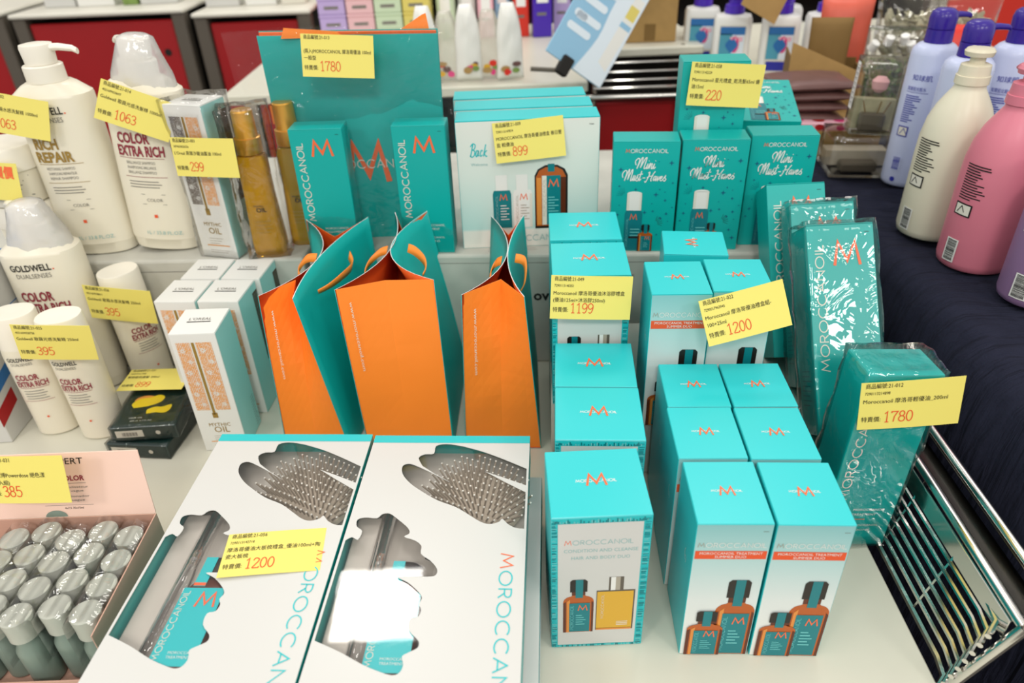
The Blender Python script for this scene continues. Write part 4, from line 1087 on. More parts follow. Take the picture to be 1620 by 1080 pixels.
wr = thing('cellophane_wrap', 'clear cellophane bag round the golden oil bottle', 'wrap', (-.379, 1.083, .2), .1)
film_obj(wr, .060, .052, .224, seed=13, amp=.004, g=.001, cuts=12, name='film')

# dark green packs
def green_pack(label, loc, rz):
    w, d, h = .0925, .104, .0235
    r = thing('hair_care_pack', label, 'box', loc, rz, 'dark green packs')
    box_obj('box_body', -w / 2, w / 2, -d / 2, d / 2, 0, h, 'green_box', r, .0012)
    k = Ink(face(w, d, h, 'top'))
    k.poly([(.012 + x, .052 + y) for x, y in arc(.017, .013, .016, .011, 0, 360, 14)[:-1]], 'orange_lace', 1)
    k.poly(smooth_path([(.018, .046), (.012, .056), (.02, .068), (.034, .07), (.046, .076), (.056, .07), (.054, .058), (.042, .05), (.03, .047)], 4), 'yellow', 2)
    k.poly(smooth_path([(.042, .03), (.04, .04), (.05, .046), (.06, .045), (.072, .05), (.074, .038), (.068, .03), (.055, .032)], 4), 'yellow', 3)
    k.text('HAIR OIL', .02, .02, .0035, 'off_white'); k.text('200 ml  6.7 FL.OZ.', .024, .013, .003, 'off_white'); k.build('top_print', r)
    k = Ink(face(w, d, h, 'front')); k.rect(.006, .045, .006, .018, 'off_white')
    for i in range(16): k.rect(.015 + i * .0014, .0155 + i * .0014 + .0003 * (i % 3), .008, .0145, 'grey_ink', 2)
    k.poly(arc(.066, .012, .0035, .0035, 0, 360, 10)[:-1], 'off_white'); k.build('side_print', r)
    film_obj(r, w, d, h, seed=21, amp=.0012, g=.0006, cuts=10, top=.0005)
    return r
q0 = green_pack('dark green pack at the bottom of the pile of two', (-.541, .8727, 0), -.1221)
dup(q0, (-.5358, .8813, .0265), .039, 'dark green pack with yellow blossoms on top of the pile')

# ================================================================ pink counter carton of vials
pk = thing('vial_carton', 'open pale pink counter carton with raised lid, full of vials', 'carton', (-.56, .51, 0), 0)
def P_(x, y, z): return (x + .56, y - .51, z)
box_obj('side_wall', -.4135 + .56, -.4120 + .56, .447 - .51, .607 - .51, 0, .0995, 'pink_inner', pk, .0003)
box_obj('side_wall', -.745 + .56, -.7435 + .56, .447 - .51, .607 - .51, 0, .0995, 'pink_inner', pk, .0003)
box_obj('back_wall', -.7435 + .56, -.4137 + .56, .6055 - .51, .607 - .51, 0, .0995, 'pink_inner', pk, .0003)
box_obj('front_wall', -.7435 + .56, -.4137 + .56, .4475 - .51, .449 - .51, 0, .030, 'pink_inner', pk, .0003)
box_obj('tray_bottom', -.7435 + .56, -.4137 + .56, .449 - .51, .6053 - .51, 0, .0015, 'pink_inner', pk, 0)
A, B, C_, D_ = map(Vector, (P_(-.748, .6066, .1), P_(-.4125, .6066, .1), P_(-.4235, .634, .170), P_(-.748, .634, .170)))
lid = slab('lid_panel', [A, B, C_, D_], .0014, 'pink_card', pk)
eu, ev = (B - A).normalized(), (D_ - A).normalized(); en = eu.cross(ev) ; en = en if en.y < 0 else -en
k = Ink(lambda a, b, l: A + eu * a + ev * b + en * l)
Lw = (B - A).length
k.text('EXPERT', Lw - .115, .0625, .0075, 'ink', bold=.0, w=.0415); k.text('VITAMINO COLOR', Lw - .1455, .043, .006, 'maroon', bold=.03, w=.071)
k.rect(Lw - .1235, Lw - .0735, .0395, .0399, 'grey_ink')
for i, (s_, q) in enumerate((('soin potentialisateur', .034), ('de brillance vague', .0295), ('soin perfectionador', .023), ('de brillo Enjuague', .0185))): k.text(s_, Lw - .1235, q, .0026, 'grey_ink', w=.052 - .006 * (i % 2))
k.rect(Lw - .1235, Lw - .0685, .0135, .0139, 'grey_ink'); k.text('4x7.5 35x15ml', Lw - .1015, .009, .0026, 'ink')
k.poly(arc(Lw - .112, .0003, .0125, .0075, 0, 180, 16), 'grey_green', 2)
k.build('lid_print', pk)
def vial(label, loc):
    r = thing('vial', label, 'vial', loc, 0, 'grey-capped vials in the pink carton')
    lathe_obj('vial_body', [(0, .0135), (.002, .0155), (.045, .0158), (.052, .0155), (.060, .012), (.066, .0105), (.0695, .0105)], 'grey_green', r, 24)
    lathe_obj('cap', [(.0697, .0138), (.0702, .0149), (.0835, .0146), (.0938, .0152), (.0968, .0150), (.0978, .0136)], 'grey_cap', r, 28)
    return r
cols = [[(-.431, .575), (-.430, .541), (-.431, .509), (-.432, .476)], [(-.463, .584), (-.464, .552), (-.465, .517), (-.4665, .484)], [(-.4945, .573), (-.497, .542), (-.4995, .508), (-.501, .4755)],
        [(-.527, .586), (-.529, .5535), (-.531, .520), (-.533, .487)], [(-.559, .578), (-.561, .546), (-.563, .513), (-.565, .479)]]
names_c = ['row along the inner wall by the brush boxes', 'second row from the brush boxes', 'third row from the brush boxes', 'fourth row from the brush boxes', 'fifth row from the brush boxes']
pos_c = ['rearmost, under the lid', 'second behind the front', 'just behind the front one', 'front one']
pos_c = ['the one against the lid', 'second from the lid', 'third from the lid', 'farthest from the lid']
v0 = None
for i, c in enumerate(cols):
    for j, (x, y) in enumerate(c):
        l = 'grey-capped vial, %s, %s' % (names_c[i], pos_c[j])
        if v0 is None: v0 = vial(l, (x, y, .0016))
        else: dup(v0, (x, y, .0016), None, l)
for i, c in enumerate(cols):
    x0, y0, x1, y1 = *c[0], *c[-1]
    s_ = thing('vial_sleeve', 'clear crinkled sleeve over the vials, ' + names_c[i], 'wrap', ((x0 + x1) / 2, (y0 + y1) / 2, .0016), math.atan2(x0 - x1, -(y0 - y1)) + PI, 'clear sleeves over the vials')
    bm = bmesh.new()
    n, m = 28, 10; rnd = random.Random(i)
    rs = []
    for a in range(n + 1):
        yy = -.0665 + .133 * a / n
        prof = [(-.0158, .035), (-.0160, .085), (-.0148, .096), (-.011, .1015), (-.006, .1045), (0, .1025), (.005, .1045), (.010, .1015), (.0146, .096), (.0160, .085), (.0158, .035)]
        rs.append([bm.verts.new((px + .0006 * noise.noise(Vector((px * 90, yy * 60, i))), yy, pz + .0035 * noise.noise(Vector((px * 160, yy * 14, i * 5))) + .001 * noise.noise(Vector((px * 60, yy * 70, i * 5))))) for px, pz in prof])
    for a in range(n):
        for b in range(10): bm.faces.new((rs[a][b], rs[a][b + 1], rs[a + 1][b + 1], rs[a + 1][b]))
    obj('film', bm, 'sleeve', s_, False)

# ================================================================ the navy table on the right and its goods
bm = bmesh.new(); NX, NY = 46, 150; g = []
prof = [(.512, -.80), (.520, -.5), (.530, -.25), (.540, 0), (.552, .12), (.562, .17), (.572, .192), (.586, .1995)] + [(.60 + i * .012, .2) for i in range(40)] + [(1.1 + i * .1, .2) for i in range(11)]
for j in range(NY):
    y = .25 + 1.49 * j / (NY - 1); row = []
    for i, (x, z) in enumerate(prof):
        p = Vector((x, y, z)); top = min(1, max(0, (x - .60) / .05))
        w = .005 * noise.noise(p * 9) + .0035 * noise.noise(Vector((x * 22, y * 9, 2))); fo = abs(noise.noise(Vector((x * 5 + y * 9, y * 5 - x * 3, 8)))) + .4 * abs(noise.noise(Vector((x * 12 + y * 24, y * 10, 3))))
        if z < .19: row.append(bm.verts.new((x + .010 * noise.noise(Vector((y * 9, z * 2.5, 1))) - .004 + .02 * max(0, .9 - y) * 0, y, z)))
        else: row.append(bm.verts.new((x, y, z + w * (1 - top) * .6 - .0008 - .019 * min(.5, fo) * (.5 + .5 * top))))
    g.append(row)
for j in range(NY - 1):
    for i in range(len(prof) - 1): bm.faces.new((g[j][i], g[j][i + 1], g[j + 1][i + 1], g[j + 1][i]))
cl = obj('tablecloth', bm, 'navy', None, True)
tag(cl, 'dark navy cloth covering the side table on the right, falling in soft folds', 'tablecloth')
tb = thing('side_table', 'table hidden beneath the navy cloth', 'table', (1.36, .98, -.8))
box_obj('table_top', -.74, .74, -.70, .74, .955, .985, 'kraft_dark', tb, .002)
for x in (-.7, .7):
    for y in (-.66, .7): box_obj('leg', x - .02, x + .02, y - .02, y + .02, 0, .955, 'kraft_dark', tb, .002)

def back_label(k, u, v0, v1, mat, box=True, w=.03):
    rnd = random.Random(int(v1 * 1000)); v = v1
    while v > v0 + .05:
        k.rect(u, u + w * (.5 + .5 * rnd.random()), v, v + .0016, mat, n=3); v -= .0036
    if box: k.rect(u, u + w * .7, v0 + .028, v0 + .046, mat, n=3); k.rect(u + .002, u + w * .7 - .002, v0 + .030, v0 + .044, 'off_white', 2, n=3); k.stroke([(u + .005, v0 + .032), (u + .011, v0 + .042), (u + .016, v0 + .034)], .0012, mat, 3)
def barcode(k, u, v, w, h, ground='white', ink='ink'):
    k.rect(u, u + w, v, v + h, ground, 3, n=2); rnd = random.Random(7); q = v + .002
    while q < v + h - .0025:
        t = .0004 + .0009 * rnd.random(); k.rect(u + .002, u + w - .002, q, q + t, ink, 4, n=2); q += t + .0004 + .0006 * rnd.random()
def lotion(label, loc, rz, body, ink, prof, head='clear', group='plump lotion bottles by the cloth edge'):
    r = thing('lotion_bottle', label, 'bottle', loc, rz, group)
    lathe_obj('bottle_body', prof, body, r, 48, 2.0, 50)
    zt = prof[-1][0]
    lathe_obj('pump_collar', [(zt + .0002, .0215), (zt + .001, .0225), (zt + .012, .0222), (zt + .0125, .0205), (zt + .026, .0195), (zt + .028, .015)], head, r, 32)
    bm = bmesh.new()
    lathe(bm, [(zt + .028, .010), (zt + .036, .010), (zt + .038, .018), (zt + .044, .0195), (zt + .0475, .017), (zt + .048, .009)], 28)
    rings(bm, [[Vector((x, w * math.cos(2 * PI * i / 10), z + hh * math.sin(2 * PI * i / 10))) for i in range(10)] for x, w, z, hh in ((.008, .008, zt + .043, .004), (.03, .006, zt + .042, .0036), (.04, .005, zt + .037, .0034))])
    ph = obj('pump_head', bm, head, r, True, 40); ph.rotation_euler.z = 2.6
    k = Ink(on_round(.048, .048)); back_label(k, -.016, .052, .15, ink, w=.036); barcode(k, -.012, .012, .018, .034); k.build('back_print', r)
    return r
plump = [(0, .042), (.003, .046), (.012, .0478), (.12, .0482), (.15, .0474), (.175, .0435), (.195, .036), (.21, .0275), (.218, .0225), (.222, .0205), (.226, .0205)]
l0 = lotion('plump cream-white lotion bottle with a clear pump', (.664, 1.058, .2), -1.28, 'milk', 'ink', plump, 'clear_pump')
lotion('plump pink lotion bottle in front of the cream-white one', (.672, .948, .2), -1.2, 'rose', 'ink', plump, 'rose')
pb_ = thing('lotion_bottle', 'mauve bottle nearest the camera, cut by the photo edge', 'bottle', (.694, .84, .2), -1.05, 'plump lotion bottles by the cloth edge')
lathe_obj('bottle_body', [(0, .038), (.003, .042), (.01, .0435), (.13, .0435), (.15, .041), (.165, .034), (.172, .026), (.176, .02)], 'mauve', pb_, 44, 2, 50)
lathe_obj('cap', [(.1762, .021), (.177, .0225), (.20, .0222), (.202, .02)], 'mauve', pb_, 28)
k = Ink(on_round(.0435, .0435)); back_label(k, -.02, .05, .09, 'ink', False, .04); barcode(k, -.01, .012, .02, .034); k.rect(-.022, .03, .098, .12, 'off_white', 2, n=6); k.build('back_print', pb_)
def lavender_pump(label, loc, rz, head_rz):
    r = thing('lavender_pump_bottle', label, 'bottle', loc, rz, 'slim lavender bottles with violet pumps')
    lathe_obj('bottle_body', [(0, .031), (.003, .0345), (.01, .036), (.222, .036), (.231, .034), (.237, .0285), (.24, .023)], 'lavender', r, 44, 2, 45)
    lathe_obj('pump_collar', [(.2402, .0205), (.2408, .0212), (.2605, .0208), (.2612, .019)], 'violet', r, 32)
    h = obj('pump_head', (lambda b: (lathe(b, [(.2614, .0195), (.262, .0205), (.278, .0212), (.287, .019), (.2915, .013), (.2925, .006)], 32), rings(b, [[Vector((x, w * math.cos(2 * PI * i / 12), z + hh * math.sin(2 * PI * i / 12))) for i in range(12)] for x, w, z, hh in ((.01, .008, .280, .0055), (.028, .0062, .281, .0048), (.044, .0048, .2795, .0042), (.048, .004, .2775, .0038))]), b)[-1])(bmesh.new()), 'violet', r, True, 40)
    h.rotation_euler.z = head_rz
    k = Ink(on_round(.036, .036)); k.text('知球肌', -.012, .185, .0075, 'blue_ink'); k.text('知覺肌化粧水', -.016, .168, .0055, 'blue_ink', w=.03)
    k.rect(-.017, .018, .1645, .1652, 'blue_ink', n=4); back_label(k, -.016, .062, .158, 'blue_ink', True, .026)
    barcode(k, -.012, .03, .016, .026, 'lavender', 'blue_ink'); k.poly(arc(-.004, .014, .0045, .0045, 0, 360, 10)[:-1], 'blue_ink'); k.build('back_print', r)
    return r
n0 = lavender_pump('slim lavender bottle with violet pump, farthest from the camera of the front pair', (.722, 1.272, .2), -.85, 1.0)
n1 = lavender_pump('slim lavender bottle with violet pump and long spout, behind the cream-white bottle', (.718, 1.162, .2), -.75, .8)
lavender_pump('slim lavender bottle with violet pump at the photo edge', (.842, 1.245, .2), -.7, .9)

# ---------------------------------------------------------------- small goods at the far end of the navy table
def clear_box(label, loc, rz, w, d, h, t=0, s=0, kind=0):
    r = thing('clear_display_box', label, 'box', mat4=tilt4(*loc, rz, t, s), group='clear plastic gift boxes')
    film_obj(r, w, d, h, name='plastic_shell', mat='clear_box', seed=30 + kind, amp=.0003, g=.0002, cuts=5, top=0)
    box_obj('inner_card', -w * .47, w * .47, d * .1, d * .44, .003, h * .45, 'herb' if kind else 'grey_tray', r, .001)
    box_obj('inner_card', -w * .3, w * .25, -d * .3, 0, .003, h * .28, 'steel_dark', r, .003)
    if kind:
        k = Ink(face(w, d, h, 'left')); k.rect(d * .08, d * .5, h * .3, h * .93, 'white_print', 4)
        for i in range(26): k.rect(d * .14, d * .44, h * (.33 + .022 * i), h * (.333 + .022 * i) + .0006 * (i % 3), 'ink', 5)
        k.build('side_label', r)
        lathe_obj('pink_flower', [(h * .55, .006), (h * .6, .013), (h * .7, .015), (h * .76, .008)], 'soft_pink', r, 12)
        for q in (-.3, .1, .3): tube_obj('reed', [(w * q * .3, -.01, h * .1), (w * q, -.008, h * .44)], .0012, 'kraft_dark', r, 5)
    return r
clear_box('flat clear plastic box on the navy cloth behind the slim lavender bottle', (.668, 1.345, .2006), -.15, .118, .10, .072)
clear_box('upright clear gift box with a white barcode strip, standing on a flat clear box', (.672, 1.335, .2745), -.22, .078, .055, .128, .05, .04, 1)
kt = thing('cardboard_tray', 'low cardboard tray holding brown sachets and pink packs', 'tray', (.652, 1.505, .2004), -.12)
for nm, a in (('tray_wall', (-.095, .095, -.085, -.082)), ('tray_wall', (-.095, .095, .082, .085)), ('tray_wall', (-.095, -.092, -.082, .082)), ('tray_wall', (.092, .095, -.082, .082))): box_obj(nm, *a, 0, .05, 'kraft', kt, .0005)
box_obj('tray_bottom', -.092, .092, -.082, .082, 0, .0484, 'kraft', kt, 0)
def pouch(name, label, cat, loc, rx, w, h, th, mat, group, rz=0, seed=0, gather=0):
    """flattish sealed pouch, standing (rx 0) or lying (rx 90 deg)"""
    bm = bmesh.new(); nx, nz = 14, 16; F, B = [], []
    for sgn, G in ((-1, F), (1, B)):
        for j in range(nz + 1):
            row = []
            for i in range(nx + 1):
                a, b = i / nx * 2 - 1, j / nz * 2 - 1
                k = max(0, (1 - a * a)) ** .5 * max(0, (1 - b ** 4)) ** .5
                nn = noise.noise(Vector((a * 2 + seed, b * 2.5, sgn))) * .22 + noise.noise(Vector((a * 6 + seed, b * 6, sgn + 3))) * .08
                pinch = (1 - .05 * (1 - b * b)) * (1 - gather * max(0, (b + .1) / 1.1) ** 2 * (1 + .2 * math.sin(a * 9)))
                row.append(bm.verts.new((a * w / 2 * pinch, sgn * (th / 2 * k * (1 + nn) + .0004), (b + 1) / 2 * h)))
            G.append(row)
    for G, fl in ((F, 0), (B, 1)):
        for j in range(nz):
            for i in range(nx):
                q = (G[j][i], G[j][i + 1], G[j + 1][i + 1], G[j + 1][i]); bm.faces.new(q[::-1] if fl else q)
    for j in range(nz):
        bm.faces.new((F[j][0], F[j + 1][0], B[j + 1][0], B[j][0])); bm.faces.new((F[j][nx], B[j][nx], B[j + 1][nx], F[j + 1][nx]))
    for i in range(nx):
        bm.faces.new((F[0][i], B[0][i], B[0][i + 1], F[0][i + 1])); bm.faces.new((F[nz][i], F[nz][i + 1], B[nz][i + 1], B[nz][i]))
    o = obj(name, bm, mat, None, True)
    o.matrix_world = Matrix.Translation(loc) @ Matrix.Rotation(rz, 4, 'Z') @ Matrix.Rotation(rx, 4, 'X')
    return tag(o, label, cat, group)
for i, q in enumerate(('lowest of four brown foil sachets stacked in the cardboard tray', 'second from the bottom of four stacked brown foil sachets', 'third from the bottom of four stacked brown foil sachets', 'topmost of four brown foil sachets stacked in the cardboard tray')):
    pouch('foil_sachet', q, 'sachet', (.612 + .003 * i, 1.585, .266 + .0195 * i), R(90), .17, .13, .022, 'sachet', 'brown foil sachets', -.16 + .05 * i, i)
pp = thing('pink_pack', 'pale pink hair-tie pack with red hearts, lying before the brown sachets', 'pack', (.635, 1.448, .2492), -.2)
box_obj('backing_card', -.07, .07, -.022, .022, 0, .016, 'soft_pink', pp, .002)
k = Ink(face(.14, .044, .016, 'top')); k2 = Ink(face(.14, .044, .016, 'front'))
for u, c in ((.02, 'hot_pink'), (.06, 'red_panel'), (.10, 'hot_pink')):
    k.poly(arc(u, .022, .012, .013, 0, 360, 16)[:-1], c); k2.poly(arc(u, .008, .009, .006, 0, 360, 12)[:-1], c)
k.build('hearts', pp); k2.build('front_print', pp)
kb = thing('cardboard_box', 'taller open cardboard box behind the sachets, with its left side cut on a slant', 'box', (.725, 1.655, .2004), -.25)
slab('box_side', [(-.10, -.07, 0), (.05, -.07, 0), (.05, -.07, .12), (-.10, -.07, .18)], .003, 'kraft', kb)
box_obj('box_side', .05, .053, -.07, .045, 0, .12, 'kraft_dark', kb, 0); box_obj('box_side', -.10, -.097, -.067, .045, 0, .15, 'kraft_dark', kb, 0); box_obj('box_side', -.097, .05, .042, .045, 0, .13, 'kraft_dark', kb, 0)
box_obj('box_bottom', -.097, .05, -.067, .042, 0, .003, 'kraft', kb, 0)
pouch('paper_pouch', 'brown paper pouch upright in the taller cardboard box', 'pouch', (.70, 1.64, .205), R(-4), .085, .215, .03, 'kraft_dark', None, -.25, 4)
hp = pouch('herb_pouch', 'clear pouch of green herbs with white screw caps, beside the taller cardboard box', 'pouch', (.83, 1.61, .2035), R(-4), .12, .20, .05, 'film', None, -.3, 7)
herb = bmesh.new(); rnd = random.Random(2)
for i in range(240):
    x, z = (rnd.random() - .5) * .12, .02 + .12 * rnd.random()
    m = Matrix.Translation((x, (rnd.random() - .5) * .022, z)) @ Matrix.Rotation(rnd.random() * 6, 4, (rnd.random(), rnd.random(), 1)) @ Matrix.Diagonal((.010, .0035, .0015, 1))
    bmesh.ops.create_icosphere(herb, subdivisions=1, radius=1, matrix=m)
hb = obj('herb_filling', herb, ['leaf'], hp); tag(hb, None, None, kind='stuff')
for i, (x, z) in enumerate(((-.05, .155), (-.02, .165), (.012, .168), (.03, .155))):
    c = lathe_obj('screw_cap', [(0, .0085), (.001, .0095), (.018, .0092), (.019, .008)], 'white', hp, 18); c.location = (x, -.012, z); c.rotation_euler = (.5, .5 - .3 * i, 0)
lb = pouch('leaf_bag', 'clear bag of dried pale leaves at the back of the navy table', 'bag', (.93, 1.66, .2035), R(-8), .24, .25, .07, 'film', None, -.35, 9)
herb = bmesh.new()
for i in range(520):
    m = Matrix.Translation(((rnd.random() - .5) * .19, (rnd.random() - .5) * .03, .02 + .19 * rnd.random())) @ Matrix.Rotation(rnd.random() * 6, 4, (rnd.random(), rnd.random(), 1)) @ Matrix.Diagonal((.020, .009, .002, 1))
    bmesh.ops.create_icosphere(herb, subdivisions=1, radius=1, matrix=m)
tag(obj('leaf_filling', herb, ['herb'], lb), None, None, kind='stuff')
pouch('red_pouch', 'shiny red pouch behind the slim lavender bottle', 'pouch', (.935, 1.575, .203), R(-5), .12, .205, .05, 'bright_red', None, -.4, 12)
pouch('coral_pouch', 'coral pouch upright behind the taller cardboard box', 'pouch', (.765, 1.722, .203), R(-5), .11, .24, .05, M('coral', '#d8604a', .45, var=.3, vscale=20), None, -.2, 15)

# ---------------------------------------------------------------- displays across the aisle
def counter(label, x0, x1, y, ztop):
    r = thing('display_counter', label, 'counter', ((x0 + x1) / 2, y, -.8), 0, 'red-fronted counters across the aisle')
    w = (x1 - x0) / 2; H = ztop + .8
    box_obj('front_panel', -w + .05, w - .05, 0, .02, .05, H - .02, 'red_panel', r, .003)
    for s in (-1, 1): box_obj('steel_post', s * (w - .025) - .022, s * (w - .025) + .022, -.012, .03, 0, H, 'steel_dark', r, .004)
    box_obj('counter_top', -w, w, -.02, .75, H, H + .014, 'off_white', r, .004); box_obj('carcass', -w + .05, w - .05, .025, .74, .03, H - .02, 'dark', r, 0)
    k = Ink(lambda a, b, l: (a, -l, b)); k.poly(arc(w - .09, H - .12, .012, .012, 0, 360, 14)[:-1], 'dark'); k.build('bolt_hole', r)
    return r
counter('red-fronted counter behind the first two cream pump bottles', -1.58, -1.015, 2.6, .352)
counter('red-fronted counter behind the cellophane gift set', -.995, -.61, 2.6, .335)
counter('red-fronted counter at the upper left corner', -2.2, -1.60, 2.6, .362)
gd = random.Random(9)
for i, (x, c, wd) in enumerate(((-1.47, 'card_white', .10), (-1.35, 'white', .12), (-1.235, 'leaf', .05), (-1.14, 'card_white', .12), (-.93, 'card_white', .11), (-.80, 'white', .1), (-.69, 'off_white', .08))):
    o = thing('boxed_goods', ('white carton', 'broad white carton', 'slim green carton', 'off-white carton', 'white carton', 'small white carton', 'cream carton')[i] + ' on a red counter across the aisle, ' + ('far left', 'next to the far-left one', 'between two white cartons', 'nearest the counter end', 'over the gap between the counters', 'above the dark bottles', 'beside the red drum')[i], 'carton', (x, 2.75, (.3668 if x < -1 else .3498)), .05, 'cartons on the red counters')
    box_obj('box_body', -wd / 2, wd / 2, -.04, .04, 0, .14, c, o, .002); box_obj('box_lid', -wd / 2, wd / 2, -.04, .04, .1402, .145, 'pale_card', o, .001)
rd = thing('red_drum', 'dark red drum beside the pastel boxes', 'drum', (-.552, 2.70, -.8))
lathe_obj('drum_body', [(0, .05), (.02, .055), (1.14, .055), (1.15, .05)], 'red_panel', rd, 28); lathe_obj('lid', [(1.1502, .053), (1.17, .055), (1.2, .04)], 'bright_red', rd, 28)
st = thing('back_shelf', 'white shelf across the aisle under the pastel boxes and the pale pouches', 'shelf', (-.1, 2.1, 0))
box_obj('shelf_board', -.55, .30, -.35, .44, .262, .285, 'board', st, .003)
for x in (-.5, .25):
    for y in (-.3, .4): box_obj('leg', x - .015, x + .015, y - .015, y + .015, -.8, .262, 'chrome', st, .002)
ps = [('pastel_purple', -.475, 'lilac'), ('pastel_pink', -.395, 'pink'), ('pastel_green', -.315, 'pale green'), ('pastel_yellow', -.235, 'yellow')]
for m_, x, nm in ps:
    for j, q in enumerate(('bottom', 'middle', 'top')):
        o = thing('pastel_box', '%s box, %s of its stack behind the cellophane gift set' % (nm, q), 'box', (x, 2.33, .2852 + j * .0445), 0, 'pastel boxes across the aisle')
        box_obj('box_body', -.038, .038, -.06, .06, 0, .036, m_, o, .002); box_obj('lid', -.039, .039, -.061, .061, .0362, .044, m_, o, .002)
        k = Ink(lambda a, b, l: (a, -.0605 - l, b)); k.rect(-.02, .02, .014, .022, 'grey_ink'); k.build('print', o)
fl = ['leaf', 'bright_red', 'sachet', 'gold_liquid', 'hot_pink', 'kraft']
for i, x in enumerate((-.175, -.125, -.075, -.025, .022)):
    q = ('nearest the cellophane gift set', 'second from the cellophane gift set', 'in the middle of the row', 'second from the blue sign', 'nearest the blue sign')[i]
    o = pouch('refill_pouch', 'pale refill pouch with a gathered top, %s' % q, 'pouch', (x, 1.80 + .012 * (i % 2), .2875), R(-3), .064, .165 - .014 * (i % 2), .034, 'frost' if i % 2 else 'milk_white', 'row of pale refill pouches', .1 * (i - 2), i * 3, .55)
    k = Ink(lambda a, b, l: (a, -.0175 - l, b)); rnd = random.Random(i)
    for n in range(5):
        u, v = (rnd.random() - .5) * .036, .016 + .024 * rnd.random()
        k.poly(arc(u, v, .006 + .006 * rnd.random(), .005 + .003 * rnd.random(), 0, 360, 10)[:-1], fl[(n + i) % 6], 1 + n)
    k.build('fruit_print', o)
# blue sign board, held in a clip
sg = thing('sign_board', 'light blue and white sign board tilted on a clip behind the wide gift boxes', 'sign', mat4=Matrix.Translation((.196, 1.70, .305)) @ Matrix.Rotation(.15, 4, 'Z') @ Matrix.Rotation(R(36), 4, 'Y') @ Matrix.Rotation(-.25, 4, 'X'))
box_obj('board', -.118, .035, 0, .006, -.005, .34, 'sky_card', sg, .001)
k = Ink(lambda a, b, l: (a, -l, b))
k.poly(smooth_path([(-.045, -.004), (-.028, .08), (-.032, .16), (-.02, .26), (-.022, .338)], 4) + [(.034, .338), (.034, -.004)], 'pale_card')
k.poly([(.0, .04), (.026, .03), (.03, .2), (.005, .2)], 'white', 2); k.rect(.004, .028, .15, .18, 'pastel_yellow', 3); k.rect(.002, .03, .128, .14, 'sky_card', 3)
for u0, u1, v in ((-.10, -.05, .062), (-.098, -.04, .092), (-.092, -.076, .09), (-.094, -.044, .128), (-.09, -.035, .165), (-.095, -.04, .2)): k.poly(arc(u1, v + .008, .006, .008, -90, 90, 6) + arc(u0, v + .008, .006, .008, 90, 270, 6), 'pale_card', 2)
k.build('print', sg)
box_obj('clip', -.078, -.05, -.008, .012, -.03, .012, 'dark', sg, .003)
tube_obj('clip_stem', [(-.064, .004, -.02), (-.12, .03, -.05)], .005, 'steel_dark', sg, 8)
wb = thing('wire_basket', 'empty-looking chrome wire basket with a white board top, behind the wide gift boxes', 'basket', (.40, 1.98, 0))
box_obj('board_top', -.135, .12, -.01, .35, .290, .312, 'board', wb, .004)
for z in (.275, .252, .231, .212): tube_obj('wire_rail', [(-.16, 0, z), (.06, 0, z), (.085, .02, z)], .0038, 'chrome', wb, 8)
tube_obj('rim_rail', [(-.18, -.006, .19), (.07, -.006, .188)], .008, 'chrome', wb, 10)
for x in (-.155, .07): tube_obj('post', [(x, .012, .312), (x, .012, -.8)], .007, 'chrome', wb, 8)
box_obj('front_panel', -.16, .13, .03, .04, -.78, .165, 'red_panel', wb, .002); box_obj('inner_back', -.15, .12, .2, .21, -.6, .28, 'dark', wb, 0)
cb = thing('carton', 'plain brown carton on the white board of the wire basket', 'carton', (.392, 2.10, .3122), -.03)
box_obj('box_body', -.068, .068, -.07, .07, 0, .14, 'kraft', cb, .002); k = Ink(face(.136, .14, .14, 'front')); k.rect(.053, .082, .004, .045, 'kraft_dark'); k.build('tape', cb)
tt = thing('white_table', 'white table top across the aisle, with the purple-pump bottles on it', 'table', (.86, 2.1, 0), 0)
box_obj('table_top', -.33, .5, -.32, .5, .225, .25, 'board', tt, .004)
for x in (-.3, .46):
    for y in (-.28, .46): box_obj('leg', x - .02, x + .02, y - .02, y + .02, -.8, .225, 'chrome', tt, .002)
def square_pump(label, loc, rz):
    r = thing('purple_pump_bottle', label, 'bottle', loc, rz, 'white square bottles with purple pumps')
    lathe_obj('bottle_body', [(0, .034, .026), (.003, .037, .029), (.105, .037, .029), (.112, .034, .026), (.116, .018, .016)], 'white', r, 32, 5)
    lathe_obj('pump', [(.1162, .019), (.117, .020), (.132, .019), (.134, .013), (.146, .013), (.148, .019), (.163, .02), (.17, .016), (.172, .008)], 'violet_bright', r, 24)
    tube_obj('spout', [(.01, 0, .16), (.045, 0, .16), (.05, 0, .15)], .004, 'violet_bright', r, 8)
    k = Ink(on_round(.037, .029, 5)); k.rect(-.026, .026, .008, .098, 'off_white', 1, n=4); k.rect(-.024, .024, .034, .095, 'pale_card', 2, n=4); k.rect(-.024, .0, .034, .082, M('aqua_print', '#4f9cb4', .5), 3, n=2); k.rect(-.024, .024, .080, .095, 'blue_print', 3, n=4); k.rect(-.022, .022, .012, .03, 'blue_ink', 2, n=4)
    k.poly(smooth_path([(.0, .045), (-.012, .06), (-.004, .072), (0, .07), (.004, .072), (.012, .06), (0, .045)], 3)[:-1], 'blue_print', 5); k.poly(arc(.006, .062, .008, .016, 0, 360, 12)[:-1], 'hot_pink', 4); k.rect(-.004, .020, .068, .076, 'soft_pink', 4, n=2)
    k.build('label', r)
    return r
sp = square_pump('white bottle with purple pump, nearest the brown carton', (.575, 1.93, .2502), -.25); sp.scale = (1.2, 1.2, 1.22)
dup(sp, (.685, 1.905, .2502), -.25, 'white bottle with purple pump, middle one of its front row')
sp2 = dup(sp, (.790, 1.90, .2502), -.25, 'white bottle with purple pump, partly hidden by the slanted cardboard box')
dup(sp, (.53, 2.06, .2502), -.2, 'white bottle with purple pump in the rear row, behind the one nearest the carton')
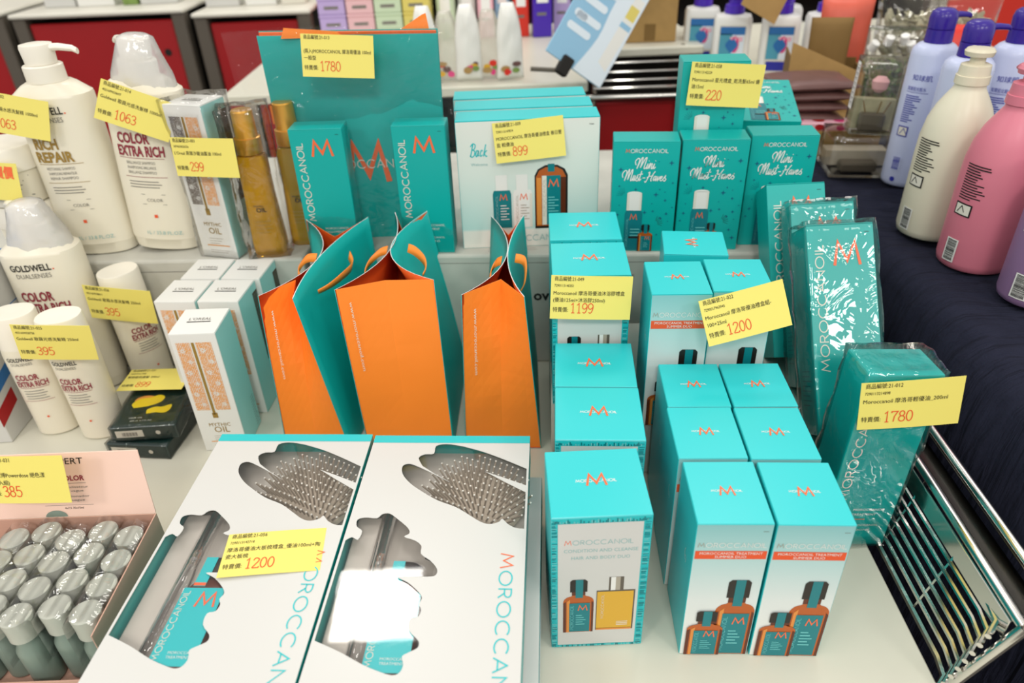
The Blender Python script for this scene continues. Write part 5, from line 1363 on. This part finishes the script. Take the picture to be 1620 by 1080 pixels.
dup(sp, (.735, 2.04, .2502), -.2, 'white bottle with purple pump in the rear row, seen between two front ones')
yc = thing('price_card', 'buff card hanging over the purple-pump bottles at the top edge', 'price card', mat4=tilt4(.60, 1.83, .402, .1, .2, .5))
box_obj('paper', -.05, .05, 0, .001, 0, .07, 'kraft', yc, .0003)
rp = thing('red_stand', 'orange-red display board far behind the violet pumps', 'display', (1.86, 2.7, -.8), -.2)
box_obj('board', -.30, .4, 0, .03, .02, 1.35, 'bright_red', rp, .004); box_obj('edge_strip', -.325, -.302, -.004, .034, 0, 1.36, 'steel_print', rp, .002)
bd = thing('dark_shelf', 'dark shelf unit behind the wire basket', 'shelf', (.15, 3.4, -.8))
box_obj('back_board', -1.2, 1.7, .3, .34, .02, 1.1, 'dark', bd, 0)
for z in (.3, .7, 1.06): box_obj('shelf_board', -1.2, 1.7, 0, .3, z, z + .02, 'steel_dark', bd, .002)
for x in (-1.19, 1.69): box_obj('upright', x - .015, x + .015, 0, .34, 0, 1.3, 'steel_dark', bd, .002)
for i in range(9):
    o = thing('boxed_goods', '%s carton on the dark shelf behind the wire basket' % ('pale', 'green', 'white', 'amber', 'mint', 'rose', 'grey', 'cream', 'blue')[i], 'carton', (-.55 + .24 * i, 3.5, .282), .05 * (i % 3), 'cartons on the dark shelf')
    box_obj('box_body', -.07, .07, -.05, .05, 0, .12 + .02 * (i % 3), ('pale_card', 'leaf', 'white', 'gold_liquid', 'pastel_green', 'soft_pink', 'steel_print', 'off_white', 'sky_card')[i], o, .002)

for i, (x, y, w, h, c, q) in enumerate(((-.155, 2.36, .05, .14, 'pastel_green', 'mint green'), (-.095, 2.40, .05, .155, 'card_white', 'white'), (-.04, 2.36, .045, .14, 'soft_pink', 'pale pink'), (.012, 2.40, .045, .16, 'sky_card', 'sky blue'),
        (.065, 2.36, .045, .15, 'bright_red', 'bright red'), (.125, 2.34, .055, .17, 'violet_bright', 'violet'), (.19, 2.40, .05, .15, 'pastel_purple', 'lilac'))):
    o = thing('boxed_goods', '%s upright carton behind the pale refill pouches' % q, 'carton', (x, y, .2852), .06 * (i % 3 - 1), 'cartons behind the pouches')
    box_obj('box_body', -w / 2, w / 2, -.03, .03, 0, h, c, o, .002)
    k = Ink(lambda a, b, l: (a, -.0303 - l, b)); k.rect(-w * .3, w * .3, h * .55, h * .8, 'white_print'); k.rect(-w * .3, w * .2, h * .35, h * .4, 'grey_ink'); k.build('print', o)

# printed matter belongs to the surface it is printed on
for o in list(S.objects):
    if o.parent is None and o.type == 'EMPTY':
        kids = list(o.children)
        main = [c for c in kids if c.name.split('.')[0] in ('box_body', 'bottle_body', 'jar_body', 'glass_body', 'paper', 'board', 'top_panel', 'front_panel')]
        lid = [c for c in kids if c.name.split('.')[0] == 'top_flap']
        if not main: continue
        for c in kids:
            n = c.name.split('.')[0]
            if n in ('front_print', 'side_print', 'back_print', 'lettering', 'print', 'side_label', 'top_print', 'teal_strip', 'tape', 'bolt_hole'):
                c.parent = lid[0] if (n == 'top_print' and lid) else main[0]
